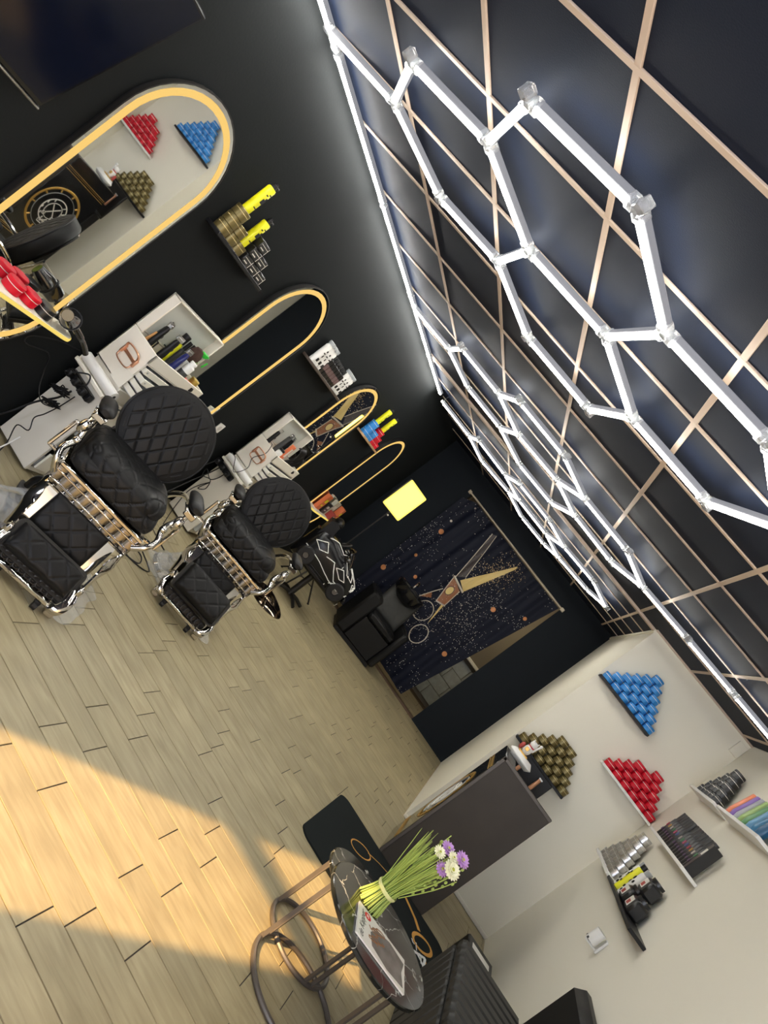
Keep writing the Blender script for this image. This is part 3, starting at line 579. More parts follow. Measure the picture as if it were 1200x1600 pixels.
# ================================================================ work stations: base cabinet + open white case
def station(y0, L, first):
    xo = 0 if first else .03
    w = ('near', 'far')[0 if first else 1]
    pos = 'below the nearest mirrors' if first else 'farther along the charcoal wall'
    t = thing('base_cabinet', 'white low drawer cabinet carrying the open white case, %s' % pos, 'cabinet', (LX+.047+xo, y0, 0), 0, 'white base cabinets along the mirror wall'); D = .305
    MB().box((D/2, .009, .315), (D, .018, .595), 0, .003).box((D/2, L-.009, .315), (D, .018, .595), 0, .003).box((D/2, L/2, .03), (D-.02, L-.04, .03), 0, .003).box((.01, L/2, .315), (.012, L-.04, .56), 0).box((D/2, L/2, .616), (D, L, .018), 0, .003).build('carcass', M_WSHEET, t)
    for k in range(4):
        ex = (.02, .05, .03, .0)[k] if first else (.05, .02, .06, .01)[k]
        d = MB(); z = .055+k*.14
        d.box((D+ex-.006, L/2, z+.062), (.016, L-.05, .118), 0, .003); d.box((D/2+ex, L/2, z+.012), (D-.04, L-.06, .008), 1).box((D/2+ex, .034, z+.05), (D-.04, .008, .07), 1).box((D/2+ex, L-.034, z+.05), (D-.04, .008, .07), 1)
        dd = d.build('drawer', [M_WLAC, M_GREYIN], t)
        MB().box((D+ex+.012, L/2, z+.10), (.016, L*.4, .012), 0, .003).build('drawer_pull', M_GREYIN, dd)
    # riser that carries the case
    MB().box((.14, L/2, .663), (.26, L-.02, .074), 0, .004).build('riser', M_WSHEET, t)
    c = thing('barber_case', 'open white aluminium case with clippers in its lid, %s' % pos, 'case', (LX+.048+xo, y0, .7005), 0, 'open white barber cases'); CD, CH = .254, .27
    b = MB(); b.box((CD/2, .006, CH/2), (CD, .012, CH), 0, .003).box((CD/2, L-.006, CH/2), (CD, .012, CH), 0, .003).box((.006, L/2, CH/2), (.012, L, CH), 0, .003).box((CD/2, L/2, .006), (CD, L, .012), 0, .003).box((CD/2, L/2, CH-.075), (CD-.02, L-.02, .008), 0).box((CD-.006, L/2, CH-.035), (.012, L, .07), 0, .003)
    b.build('case_body', M_WSHEET, c)
    MB().box((CD-.04, .0, .05), (.1, .004, .1), 0).build('side_plate', M_WLAC, c)
    # carrying handle on the near side
    h = MB().box((.15, -.004, .145), (.115, .006, .020), 0, .003).box((.09, -.010, .145), (.014, .02, .05), 0, .003).box((.21, -.010, .145), (.014, .02, .05), 0, .003)
    h.tube(spline([(.09, -.012, .165), (.10, -.026, .19), (.15, -.030, .197), (.20, -.026, .19), (.21, -.012, .165)], 5), [(.010, .005)]*21, 8, flat=(0, 1, 0)); h.tube(spline([(.09, -.012, .125), (.10, -.018, .095), (.15, -.020, .088), (.20, -.018, .095), (.21, -.012, .125)], 5), .004, 8)
    h.build('carrying_handle', M_COPPER, c)
    for k in range(4):
        ex = (.16, .11, .06, .02)[k]; z = .016+k*.043
        d = MB().box((CD+ex-.12, L/2, z+.003), (.23, L-.04, .004), 1).box((CD+ex-.006, L/2, z+.019), (.010, L-.04, .036), 0, .002).box((CD+ex-.12, .024, z+.018), (.23, .006, .032), 0, .001).box((CD+ex-.12, L-.024, z+.018), (.23, .006, .032), 0, .001)
        for q in (.25, .5, .75): d.box((CD+ex-.12, L*q, z+.016), (.22, .005, .026), 1)
        dd = d.build('drawer', [M_WLAC, M_GREYIN], c)
        MB().cyl((CD+ex-.001, .04, z+.02), (CD+ex+.004, .04, z+.02), .006, n=8).cyl((CD+ex-.001, L-.04, z+.02), (CD+ex+.004, L-.04, z+.02), .006, n=8).build('rivet', M_SILVER, dd)
    MB().box((CD+.003, L*.78, CH-.03), (.006, .03, .03), 0, .003).cyl((CD+.003, L*.78, CH-.03), (CD+.012, L*.78, CH-.03), .008, n=10).build('lock', M_BLKM, c)
    # lid leaning open against the wall
    li = MB(); z0, z1 = CH+.003, CH+.285; li.box((.006, L/2, (z0+z1)/2), (.012, L, z1-z0), 0, .003).box((.036, L/2, z1-.006), (.072, L, .012), 0, .004).box((.036, .006, (z0+z1)/2), (.072, .012, z1-z0), 0, .004).box((.036, L-.006, (z0+z1)/2), (.072, .012, z1-z0), 0, .004)
    li.build('lid', M_WSHEET, c); MB().box((.0135, L/2, (z0+z1)/2), (.002, L-.03, z1-z0-.02), 0).build('lid_lining', mat('lid_lining', (.52, .54, .50), .5), c)
    # paper roll on the near ledge
    r = MB().lathe([(.010, 0), (.031, 0), (.031, .31), (.010, .31)], 20, [0, 0, 0]).cyl((0, 0, .3095), (0, 0, .311), .0105, n=14, mi=1)
    ro = r.build('paper_roll', [M_WPL, M_BLACK], None, (LX+.055+xo, y0-.036, .6565)); ro.rotation_euler = (0, R_(90), 0)
    tag(ro, 'white paper roll lying on the near end of the %s cabinet' % ('nearest' if first else 'farther'), 'paper roll', 'paper rolls beside the cases')
    tag(MB().box((D/2-.01, -.036, .612), (.30, .068, .024), 0, .004).box((.003, -.036, .645), (.006, .05, .06), 0, .002).build('roll_ledge', M_WLAC, None, (LX+.047+xo, y0, 0)), 'white ledge under the paper roll of the %s cabinet' % ('nearest' if first else 'farther'), 'ledge', 'ledges under the paper rolls')
    return c
Y1, Y2, SL = 3.46, 5.465, .60
station(Y1, SL, True); station(Y2, SL, False)
def clipper(name, M, body, accent, label, group, ln=.17):
    t = thing(name, label, 'clipper', (0, 0, 0), 0, group); t.matrix_world = M
    MB().tube([(0, 0, z*ln) for z in (0, .05, .3, .6, .85, .95)], [(.016, .012), (.024, .019), (.028, .022), (.025, .019), (.029, .018), (.026, .012)], 12).build('body', body, t)
    MB().box((0, 0, ln*.99), (.052, .014, .022), 0, .002).box((0, .0, ln*1.07), (.054, .004, .012), 0).build('blade', M_SILVER, t)
    MB().lathe([(.008, .014), (.015, .014), (.015, .019), (.008, .019)], 16, 0, T(0, 0, ln*.62) @ RX(90) @ T(0, 0, 0), closed=True).build('dial_ring', accent, t)
    return t
CT = .7005+.27-.071+.0005   # tray level inside a case
g = 'tools standing in the near open case'
def up(x, y, ax, ay, rz=0): return T(x, y, CT) @ RZ(rz) @ RX(ax) @ RY(ay)
clipper('hair_clipper', up(-2.56, Y1+.115, 0, 0, 90), M_BLACK, M_DKGREY, 'black hair clipper at the left of the near open case', g, .21)
clipper('hair_clipper', up(-2.50, Y1+.185, 0, 0, 70), M_BLACK, M_DKGREY, 'black hair clipper beside the blue one in the near open case', g, .20)
clipper('hair_clipper', up(-2.45, Y1+.27, 0, 0, 90), mat('blue_black', (.02, .025, .13), .25), M_SILVER, 'dark blue hair clipper with a silver ring in the near case', g, .19)
tag(inst('spray_can', bottle_mesh('spray_can', .026, .24, mat('yellow_can', (.60, .62, .01), .35), M_BLACK, None, False, .28, .75), None, (-2.57, Y1+.31, CT)), 'yellow can with black cap in the near open case', 'can', g)
pb = inst('powder_bottle', bottle_mesh('powder_bottle', .030, .17, M_WPL, M_WPL, M_DKGREY, False, .12, .6), None, (-2.43, Y1+.355, CT)); tag(pb, 'white bottle with dark lettering band in the near case', 'bottle', g)
br_ = thing('neck_brush', 'neck brush with dark brown bristles in the near open case', 'brush', (-2.495, Y1+.385, CT+.0), 0, g)
MB().lathe([(0, 0), (.020, 0), (.022, .06), (.016, .11), (.024, .125), (.024, .14), (0, .14)], 16).build('handle', M_WPL, br_); MB().lathe([(.022, .14), (.044, .175), (.043, .205), (.026, .24), (0, .248)], 18).build('bristles', mat('brown_bristle', (.05, .022, .015), .9, bump=.6, bscale=200), br_)
for i, (x, y) in enumerate(((-2.57, Y1+.385), (-2.57, Y1+.435))): tag(inst('dropper_bottle', bottle_mesh('dropper_bottle', .015, .22, M_DKGREY, M_BLACK, None, False, .3, .7), None, (x, y, CT)), 'small black capped bottle, %s of two behind the brush' % ('left' if not i else 'right'), 'bottle', g)
sp = thing('spray_bottle', 'pale green spray bottle with a bright green trigger in the near case', 'spray bottle', (-2.52, Y1+.475, CT), 0, g)
MB().lathe([(0, 0), (.033, 0), (.034, .004), (.034, .12), (.024, .16), (.012, .18), (0, .18)], 18).build('body', mat('pale_green_plastic', (.42, .62, .30), .25, trans=.4), sp)
MB().cyl((0, 0, .18), (0, 0, .205), .013, n=12).box((0, .012, .225), (.022, .075, .035), 0, .008).box((0, .052, .20), (.010, .012, .05), 0, .004, RX(-15)).cyl((0, .045, .23), (0, .066, .23), .007, n=8).build('trigger_head', mat('green_plastic', (.02, .50, .03), .35), sp)
tag(inst('hair_wax_tin', ME_RED, None, (-2.447, Y1+.445, CT)), 'red tin standing in the near open case', 'tin', g)
gt = MB().lathe([(0, 0), (.030, 0), (.030, .09), (.026, .095), (0, .095)], 18).mesh('gold_can', mat('gold_can_metal', (.55, .40, .10), .3, .8))
tag(inst('gold_can', gt, None, (-2.45, Y1+.54, CT)), 'small gold can at the right end of the near open case', 'can', g)
cb_ = thing('wood_comb', 'wooden handled comb standing in the left of the near case', 'comb', (-2.57, Y1+.05, CT), 0, g); MB().box((0, .02, .07), (.012, .025, .14), 0, .004, RX(-14)).build('handle', mat('orange_wood', (.55, .28, .10), .5), cb_); MB().box((0, .02, .19), (.006, .025, .11), 0, .002, RX(-14)).build('teeth', M_DKGREY, cb_)
for i, (q, m) in enumerate(((.16, M_BLACK), (.30, M_BLACK), (.46, mat('blue_clip', (.05, .06, .35), .4)))):
    cl = thing('hair_clip', ('black hair clip on the lid edge, left of the two black clips', 'black hair clip on the lid edge, right of the two black clips', 'blue hair clip on the top edge of the case lid')[i], 'hair clip', (LX+.048+.036, Y1+q, .7005+.2855), 0, 'hair clips on the lid edge')
    MB().box((.0, 0, .004+.0), (.076, .012, .006), 0, .002).box((.041, 0, -.018), (.006, .012, .05), 0, .002).build('jaw', m, cl); MB().box((.0, .045, .004), (.012, .07, .007), 0, .002).build('arm', M_WPL, cl)
    cl.location.z += .0015
# second case
g = 'tools standing in the far open case'
clipper('hair_clipper', up(-2.55, Y2+.09, 0, 0, 70), M_BLACK, M_DKGREY, 'thin black trimmer at the left of the far open case', g, .20)
clipper('hair_clipper', up(-2.50, Y2+.20, 0, 0, 90), M_DKGREY, M_BLACK, 'dark hair clipper in the middle of the far open case', g, .24)
tag(MB().box((0, 0, .10), (.03, .055, .20), 0, .003).box((.0155, 0, .12), (.001, .03, .10), 1).build('product_box', [M_ORANGE, M_LINE], None, (-2.47, Y2+.33, CT)), 'orange box standing in the far open case', 'box', g)
clipper('hair_clipper', up(-2.57, Y2+.44, 0, 0, 90), M_BLACK, M_DKGREY, 'black hair clipper at the right of the far open case', g, .22)
tag(inst('white_jar', bottle_mesh('white_jar', .028, .12, M_WPL, M_BLACK, None, False, .2, .8), None, (-2.44, Y2+.17, CT)), 'white jar with black lid in the far open case', 'jar', g)
cp = MB().grid(lambda u, v: (-.02+.05*math.sin(u*PI)+.012*math.sin(v*23+u*4), .20*v-.02+.02*math.sin(u*7), .02+.22*math.sin(u*PI*.55)*(.8+.2*math.sin(v*5))), 16, 20).build('black_cape', M_BLACK, None, (-2.43, Y2+.40, CT+.02)); tag(cp, 'black barber cape bunched over the right end of the far case', 'cape', g)
cp.modifiers.new('solid', 'SOLIDIFY').thickness = .006
tag(inst('gold_can', gt, None, (-2.40, Y2+.68, .645)), 'small gold can beside the far white case', 'can'); tag(MB().box((0, .0, .3), (.10, .10, .60), 0, .004).box((0, 0, .62), (.12, .12, .05), 0, .006).build('side_pedestal', M_BLKM, None, (-2.40, Y2+.68, 0)), 'slim black pedestal beside the far cabinet', 'pedestal')
# sockets, power strips, cables
for y, z, lb in ((5.10, .765, 'white wall socket low on the charcoal wall between the cases'),):
    s_ = thing('wall_socket', lb, 'socket', (LX, y, z)); MB().box((.006, 0, 0), (.012, .085, .085), 0, .004).build('plate', M_WPL, s_); MB().cyl((.010, 0, 0), (.0135, 0, 0), .022, n=16).build('outlet', mat('off_white', (.6, .58, .54), .5), s_)
def strip(y, x0, x1, z, label):
    t = thing('power_strip', label, 'power strip', ((x0+x1)/2, y-.022, z)); L = x1-x0
    MB().box((0, 0, 0), (L, .042, .05), 0, .006).build('housing', M_BLACK, t)
    for i in range(3):
        MB().box((-L/2+.04+i*.07, -.043, .002), (.038, .042, .044), 0, .008).cyl((-L/2+.04+i*.07, -.062, 0), (-L/2+.04+i*.07, -.085, -.006), .009, .005, 8).build('plug', M_BLACK, t)
    return t
yp = Y1-.001
strip(yp, -2.62, -2.40, .535, 'black power strip with plugs on the side of the near cabinet'); strip(Y2-.001, -2.64, -2.42, .555, 'black power strip with plugs on the side of the far cabinet')
yc = Y1-.10
cable('thick black cable swinging from the near power strip out to the left', [(-2.46, yc, .50), (-2.48, yc, .42), (-2.545, yc, .30), (-2.58, yc-.02, .16), (-2.62, yc-.05, .05), (-2.60, yc-.2, .008), (-2.45, yc-.45, .006)], .006)
cable('thin black cable dropping from the near cable bundle to the floor', [(-2.42, yc, .50), (-2.43, yc, .40), (-2.45, yc, .31), (-2.47, yc, .25), (-2.43, yc, .19), (-2.50, yc, .15), (-2.44, yc-.02, .07), (-2.40, yc-.05, .008), (-2.2, yc-.3, .006)])
cable('black cable looping on the charcoal wall left of the near strip', [(-2.675, 3.42, .64), (-2.672, 3.25, .62), (-2.672, 3.1, .56), (-2.672, 3.12, .51), (-2.672, 3.28, .53), (-2.66, 3.34, .45), (-2.60, yc, .36), (-2.52, yc, .33), (-2.45, yc, .37)])
cable('black hair dryer cable curving down to the near strip', [(-2.514, 3.312, .575), (-2.47, 3.36, .63), (-2.44, 3.37, .58), (-2.47, 3.36, .548)], .0045)
def bundle(c, label, sc=1., seed=1):
    r = random.Random(seed); pts = [(c[0]+(.045*math.cos(i*2.6)+r.gauss(0, .012))*sc, c[1]+r.gauss(0, .006), c[2]+(.016*math.sin(i*2.6+.7)+.30*(.045*math.cos(i*2.6))+r.gauss(0, .006))*sc) for i in range(46)]
    return cable(label, pts, .0032, k=5)
bundle((-2.50, yc-.012, .455), 'upper tangled bundle of black cable on the near cabinet', 1.1, 4); bundle((-2.455, yc-.03, .385), 'lower tangled bundle of black cable on the near cabinet', 1., 9)
cable('white cable lying along the floor at the left edge', [(-2.40, yc-.04, .15), (-2.38, yc-.1, .06), (-2.36, yc-.2, .005), (-2.30, yc-.45, .005), (-2.15, yc-.7, .005)], .004, M_WPL)
yd = Y2-.10
cable('long black cable sweeping from the far strip behind the near chair', [(-2.60, yd, .55), (-2.62, yd-.05, .42), (-2.63, yd-.2, .25), (-2.58, yd-.5, .10), (-2.4, yd-.8, .006), (-2.1, yd-1.0, .005)], .005)
cable('black cable curving from the middle of the far strip to the floor', [(-2.53, yd, .55), (-2.55, yd, .45), (-2.56, yd-.08, .28), (-2.5, yd-.3, .10), (-2.35, yd-.5, .006), (-2.0, yd-.6, .005)], .005)
cable('looped black cable tied in a bow under the far strip', [(-2.46, yd, .55), (-2.47, yd, .48), (-2.50, yd-.01, .43), (-2.58, yd-.02, .46), (-2.56, yd-.02, .40), (-2.49, yd-.01, .43), (-2.45, yd-.02, .36), (-2.50, yd-.01, .31), (-2.47, yd-.02, .42), (-2.52, yd-.03, .26), (-2.45, yd-.1, .1), (-2.3, yd-.3, .006)], .004)
cable('thin black cable across the top of the far case', [(-2.63, Y2-.09, .66), (-2.52, Y2-.115, .70), (-2.43, Y2-.10, .62), (-2.40, Y2-.06, .72), (-2.45, Y2-.045, .80), (-2.42, Y2-.03, .90), (-2.45, Y2-.02, .985), (-2.50, Y2+.03, .985)], .0028)
cable('loose black cable on the floor between the two chairs', [(-1.90, 4.05, .005), (-1.80, 4.2, .005), (-1.88, 4.32, .005), (-1.98, 4.25, .005), (-1.85, 4.12, .005), (-1.75, 4.3, .005), (-2.05, 4.45, .005), (-2.25, 4.75, .005)], .0045)

# ================================================================ barber chairs
def quilt(x, y, k):      # 0 in the seams, 1 inside the diamonds
    a = abs(((x+y)*k) % 1-.5)*2; b = abs(((x-y)*k) % 1-.5)*2
    e = 1-max(a, b); return min(1, max(0, e)*4.6)**.6
def barber_chair(loc, rz, label, flip):
    t = thing('barber_chair', label, 'barber chair', (*loc, 0), rz, 'vintage barber chairs')
    # base
    MB().lathe([(0, 0), (.30, 0), (.305, .012), (.29, .03), (.20, .045), (.10, .06), (.075, .08), (.07, .26), (0, .26)], 32).build('base', M_CHROME, t)
    MB().lathe([(0, .26), (.12, .26), (.12, .30), (0, .30)], 20).box((0, 0, .315), (.36, .36, .03), 0, .01).build('lift_column', M_BLKM, t)
    # seat frame with chrome slats
    fr = MB(); fr.box((0, 0, .455), (.52, .50, .022), 0, .006).box((0, 0, .340), (.49, .46, .016), 0, .005).box((0, .02, .40), (.44, .40, .10), 1)
    fr.build('seat_frame', [M_CHROME, M_BLACK], t)
    for i in range(9):
        x = -.232+.058*i
        MB().tube([(0, 0, -.044), (0, 0, .044)], [(.028, .011)]*2, 16, flat=(1, 0, 0)).build('slat', M_DCHR, t, (x, -.225, .397))
    for s in (-1, 1):
        for i in range(6): MB().box((0, 0, 0), (.012, .060, .088), 0, .004).build('slat', M_DCHR, t, (s*.245, -.18+.066*i, .397))
    for z in (.372, .420): MB().box((0, -.236, z), (.50, .010, .010), 0, .003).build('frame_band', M_CHROME, t)
    # seat cushion: a quilted roll-fronted pillow
    cs = MB()
    def cpush(p):
        n = 3.6 if p[2] > 0 else 3.6+5*min(1, -p[2]*2.5); d = sum(abs(a)**n for a in p)**(1/n); x, y, z = p[0]/d*.255, p[1]/d*.25, p[2]/d*.088
        q = 1-quilt(x+.02, y*.8-z*.9, 10.5); f = 1-.032*q
        return (x*(1-.018*q), y*f, .555+z*(1-.055*q))
    for k in range(3):
        for sg in (-1, 1):
            def fc(u, v, k=k, sg=sg): p = [0, 0, 0]; p[k] = sg; p[(k+1) % 3] = 2*u-1; p[(k+2) % 3] = 2*v-1; return cpush(p)
            cs.grid(fc, 64, 64)
    cs.build('seat_cushion', M_LEATH, t)
    # round quilted backrest
    BM = T(0, .190, .80) @ RX(90-14)
    D = .246
    def disc(u, v):
        a, b = 2*u-1, 2*v-1; x, y = a*math.sqrt(1-b*b/2), b*math.sqrt(1-a*a/2); r2 = min(1, x*x+y*y); x, y = x*(D-.012), y*(D-.012)
        return (x, y, .043+.016*(1-r2)-.0075*(1-quilt(x, y*.62, 12.5))*min(1, (1-r2)*9))
    bk = MB().grid(disc, 110, 110, M=BM)
    bk.lathe([(D-.012, .045), (D-.004, .040), (D, .030), (D, -.03), (D-.01, -.045), (0, -.05)], 48, 0, BM); bk.build('backrest', M_LEATH, t)
    MB().lathe([(D+.006*math.cos(a*PI/4)-.003, .036+.006*math.sin(a*PI/4)) for a in range(8)], 56, 0, BM, closed=True).build('backrest_piping', M_BLACK, t)
    MB().lathe([(D-.03, -.052), (D-.025, -.06), (0, -.062)], 40, 0, BM).build('backrest_shell', M_CHROME, t)
    for s in (-1, 1): MB().tube(spline([(s*.17, .20, .44), (s*.17, .25, .54), (s*.15, .29, .64), (s*.13, .31, .72)], 5), [(.022, .008)]*16, 8, flat=(1, 0, 0)).build('back_bracket', M_CHROME, t)
    # arms
    for s in (-1, 1):
        A = MB().tube(spline([(s*.25, -.235, .40), (s*.285, -.245, .45), (s*.305, -.215, .50), (s*.285, -.175, .55), (s*.295, -.155, .60), (s*.315, -.15, .655)], 5), [.016]*26, 10)
        A.tube(spline([(s*.315, -.15, .655), (s*.315, -.14, .68), (s*.31, -.10, .695), (s*.305, .05, .69), (s*.29, .16, .655), (s*.26, .215, .58), (s*.25, .22, .46)], 5), [(.016, .012)]*31, 10)
        A.ell((s*.312, -.152, .62), (.026, .030, .045), 0, 14, 10).ell((s*.286, -.18, .555), (.020, .022, .022), 0, 12, 8)
        A.tube([(s*.255, -.13, .43), (s*.30, -.13, .44), (s*.345, -.13, .44)], .010, 8); A.box((s*.345, -.13, .52), (.016, .035, .17), 0, .005).box((s*.325, -.13, .60), (.05, .03, .016), 0, .005)
        A.box((s*.305, -.14, .708), (.075, .11, .022), 0, .008).box((s*.305, -.196, .70), (.066, .014, .034), 0, .006)
        A.build('arm', M_CHROME, t)
        MB().tube([(s*.305, y, .745) for y in (-.215, -.205, -.17, -.09, -.01, .02, .028)], [(.022, .012), (.036, .020), (.045, .026), (.047, .027), (.043, .025), (.032, .018), (.018, .010)], 18, flat=(1, 0, 0)).build('arm_pad', M_LEATH, t)
    # calf pad and foot rest
    def pad(wd, ht, th, k=9):
        def f(u, v):
            x, y = (u-.5)*wd, (v-.5)*ht
            e = min(1, (1-abs(2*u-1)**8))**.5*min(1, (1-abs(2*v-1)**6))**.5 if 0 < u < 1 and 0 < v < 1 else 0
            return (x, y, th*e-.007*(1-quilt(x, y, k))*e)
        m = MB().grid(f, 56, 40); m.prism(rrect(wd, ht, .02, 3), -.012, .002); return m
    CM = T(0, -.265, .262) @ RX(90-22)
    MB().prism(rrect(.42, .235, .045), -.02, -.006, 0, CM).box((0, .14, -.012), (.5, .06, .018), 0, .006, CM).build('calf_plate', M_CHROME, t)
    orn = MB()
    for i in range(7):
        orn.tube([((-.18+.06*i)+.026*math.cos(a*PI/5), .128+.018*math.sin(a*PI/5), .002) for a in range(10)], .005, 6, closed=True, M=CM)
    orn.build('scroll_ornament', M_CHROME, t)
    m = pad(.315, .19, .028); o = m.build('calf_pad', M_LEATH, t); o.matrix_local = CM
    for s in (-1, 1):
        MB().tube(spline([(s*.245, -.20, .36), (s*.24, -.27, .335), (s*.225, -.34, .25), (s*.215, -.42, .16)], 5), [(.030, .010)]*16, 8, flat=(0, .5, .8)).box((s*.205, -.44, .16), (.03, .06, .05), 0, .008).build('footrest_arm', M_CHROME, t)
    FM = T(0, -.455, .165) @ RX(90-38 if not flip else 38)
    if flip: FM = T(0, -.50, .238) @ RX(42)
    o = pad(.345, .135 if not flip else .20, .048).build('foot_pad', M_LEATH, t); o.matrix_local = FM
    MB().prism(rrect(.385, .175 if not flip else .215, .03), -.035, -.013, 0, FM).build('foot_plate', M_BLKM if not flip else M_BLKM, t)
    fo = MB()
    for i in range(11): fo.tube([((-.16+.032*i)+.017*math.cos(a*PI/4), .02*math.sin(a*PI/4), 0) for a in range(8)], .004, 5, closed=True, M=T(0, -.49, .085) @ RX(80))
    fo.build('step_scrollwork', M_BLKM, t)
    MB().box((0, -.505, .055), (.30, .05, .028), 0, .008).box((0, -.47, .085), (.36, .03, .05), 1, .006).build('step_bar', [M_CHROME, M_BLKM], t)
    for s in (-1, 1):
        MB().tube(spline([(s*.195, -.45, .15), (s*.205, -.50, .11), (s*.185, -.53, .06), (s*.16, -.51, .04)], 5), [(.024, .014)]*16, 8, flat=(1, 0, 0)).box((s*.185, -.475, .022), (.05, .06, .044), 0, .006).build('step_foot', M_CHROME, t)
        MB().cyl((s*.11-.012, -.53, .016), (s*.11+.012, -.53, .016), .016, n=14).box((s*.11, -.52, .034), (.03, .03, .02), 0, .004).build('caster', M_BLACK, t)
    if not flip: return t
    # side lever paddle
    LM = T(.265, -.03, .42) @ RZ(-32) @ RX(52)
    def leaf(u, v): a = 2*PI*u; w = .062*(1-.25*math.cos(a)); return (.15+.155*math.cos(a)*v, w*math.sin(a)*v, .006*(1-v*v))
    MB().grid(leaf, 36, 6, cu=True, M=LM).prism([(.15+.157*math.cos(2*PI*i/36), .064*(1-.25*math.cos(2*PI*i/36))*math.sin(2*PI*i/36)) for i in range(36)], -.008, 0., 0, LM).build('side_paddle', mat('smoked_mirror', (.25, .20, .15), .06, 1.), t)
    return t
C1, A1 = (-1.787, 3.205), R_(39.8)
C2, A2 = (-1.656, 4.68), R_(31)
barber_chair(C1, A1, 'nearest black quilted chrome barber chair with its round backrest largest in view', False)
barber_chair(C2, A2, 'second black quilted chrome barber chair with an oval side paddle', True)
def sheet(c, R, seed, label, dirs):
    r = random.Random(seed); ph = [r.uniform(0, 6.28) for _ in range(12)]
    def f(u, v):
        a = 2*PI*u; ra = .31+.08*math.sin(2*a+ph[0])+.05*math.sin(5*a+ph[1])+.02*math.sin(11*a+ph[2])
        for d, amt in dirs: ra += amt*max(0, math.cos(a-d))**14
        q = .20+(ra-.20)*v
        z = .008+.10*(1-v)**2*(v < .999)+.028*(.5+.5*math.sin(9*a+ph[3]+6*v))*math.sin(PI*v)+.02*(.5+.5*math.sin(23*a+ph[4]-9*v))*math.sin(PI*min(1, v*1.02)) 
        return (c[0]+q*math.cos(a), c[1]+q*math.sin(a), max(.002, z+(.058 if v < .35 else 0)*(1-v/.35)))
    return tag(MB().grid(f, 120, 14, cu=True).build('plastic_sheet', M_PLASTIC), label, 'plastic sheet', 'crumpled plastic sheets under the chairs')
sheet(C1, .3, 2, 'crumpled clear plastic sheet under the nearest barber chair', ((R_(-18), .34), (R_(200), .1)))
sheet(C2, .3, 5, 'crumpled clear plastic sheet under the second barber chair', ((R_(-22), .16), (R_(215), .16)))
# black floor clipper stand by the first station
ft = thing('foot_rest', 'black padded foot rest on the floor beside the near cabinet', 'foot rest', (-2.10, 3.42, 0), R_(40))
MB().tube(spline([(-.09, 0, .03), (-.08, 0, .10), (0, 0, .13), (.08, 0, .10), (.09, 0, .03)], 6), [(.035, .02)]*25, 8, flat=(0, 1, 0)).build('arch', M_BLACK, ft); MB().box((-.09, 0, .012), (.07, .10, .024), 0, .006).box((.09, 0, .012), (.07, .10, .024), 0, .006).build('pad', M_DKGREY, ft)

# ================================================================ far end: lamp, children's car seat, wash unit
lp = thing('floor_lamp', 'glowing yellow panel lamp on a slim tripod stand in the far left corner', 'floor lamp', (-2.03, 7.80, 0))
LPM = T(0, 0, 1.575) @ RZ(60) @ RX(0)      # panel turned towards the room: its face looks along local -y
pan = MB().box((0, .012, 0), (.385, .034, .405), 0, .012, LPM); pan.build('panel_housing', M_BLKM, lp)
MB().prism(rrect(.385, .405, .02, 4), 0, .006, 0, LPM @ T(0, -.006, 0) @ RX(90)).build('light_panel', M_SHADE, lp)
al = bpy.data.lights.new('panel_light', 'AREA'); al.shape = 'RECTANGLE'; al.size = .36; al.size_y = .38; al.energy = 9; al.color = (1, .72, .28)
alo = bpy.data.objects.new('panel_light', al); COL.objects.link(alo); alo.parent = lp; alo.matrix_local = LPM @ T(0, -.02, 0) @ RX(90)
MB().cyl((0, 0, .30), (0, 0, 1.36), .007, n=10).cyl((0, 0, .30), (0, 0, .75), .011, n=10).build('pole', M_BLKM, lp); MB().box((0, 0, 1.365), (.02, .03, .03), 0, .004).cyl((0, 0, 1.33), (.022, -.022, 1.33), .008, n=10).build('tilt_joint', M_BLKM, lp)
MB().ell((.028, -.028, 1.33), (.010, .010, .010)).build('tilt_knob', M_WPL, lp)
for k in range(3):
    a = R_(35+120*k); c, s_ = math.cos(a), math.sin(a)
    MB().tube([(0, 0, .36), (.30*c, .30*s_, .012)], .010, 8).tube([(0, 0, .16), (.165*c, .165*s_, .165)], .006, 6).build('leg', M_BLKM, lp); MB().ell((.30*c, .30*s_, .010), (.016, .016, .010), 0, 10, 6).build('rubber_foot', M_BLACK, lp)

kc = thing('child_car_seat', 'black child barber seat shaped like a car with white outline graphics', 'car seat', (-1.85, 7.33, 0), R_(22))
def carsec(x):
    u = (x+.38)/.76
    w = .225*(1-abs(2*u-1)**5)**.25 if 0 < u < 1 else .02
    base = .335
    hood = .76-.16*max(0, (u-.55)/.45)**1.4
    top = hood if u > .52 else .76+.04*math.sin(PI*min(1, (.52-u)/.52))
    if u < .06: top = .72
    return max(w, .02), base, top
def carpt(u, v):
    x = -.38+.76*u; w, b, tp = carsec(x); a = 2*PI*v; n = 3.2
    c, s = math.cos(a), math.sin(a); den = (abs(c)**n+abs(s)**n)**(1/n)
    return (x, w*c/den, (b+tp)/2+(tp-b)/2*s/den)
body = MB().grid(carpt, 44, 40, cv=True); body.add([carpt(0, v/40) for v in range(40)], [tuple(range(40))], 0, True); body.add([carpt(1, v/40) for v in range(40)], [tuple(range(39, -1, -1))], 0, True)
[body.box((0, sg*.205, .40+.03*q), (.30, .025, .018), 0, .006) for sg in (-1, 1) for q in range(5)]; body.box((0, 0, .395), (.62, .42, .05), 0, .01).box((.375, 0, .45), (.03, .36, .06), 0, .01); body.build('body', M_CAR, kc)
MB().prism([(-.34, .62), (-.35, .86), (-.29, .90), (-.24, .88), (-.20, .70)], -.16, .16, 0, RX(90)).build('seat_back', M_LEATH, kc)
MB().ell((-.27, 0, .89), (.06, .14, .06)).build('headrest', M_LEATH, kc)
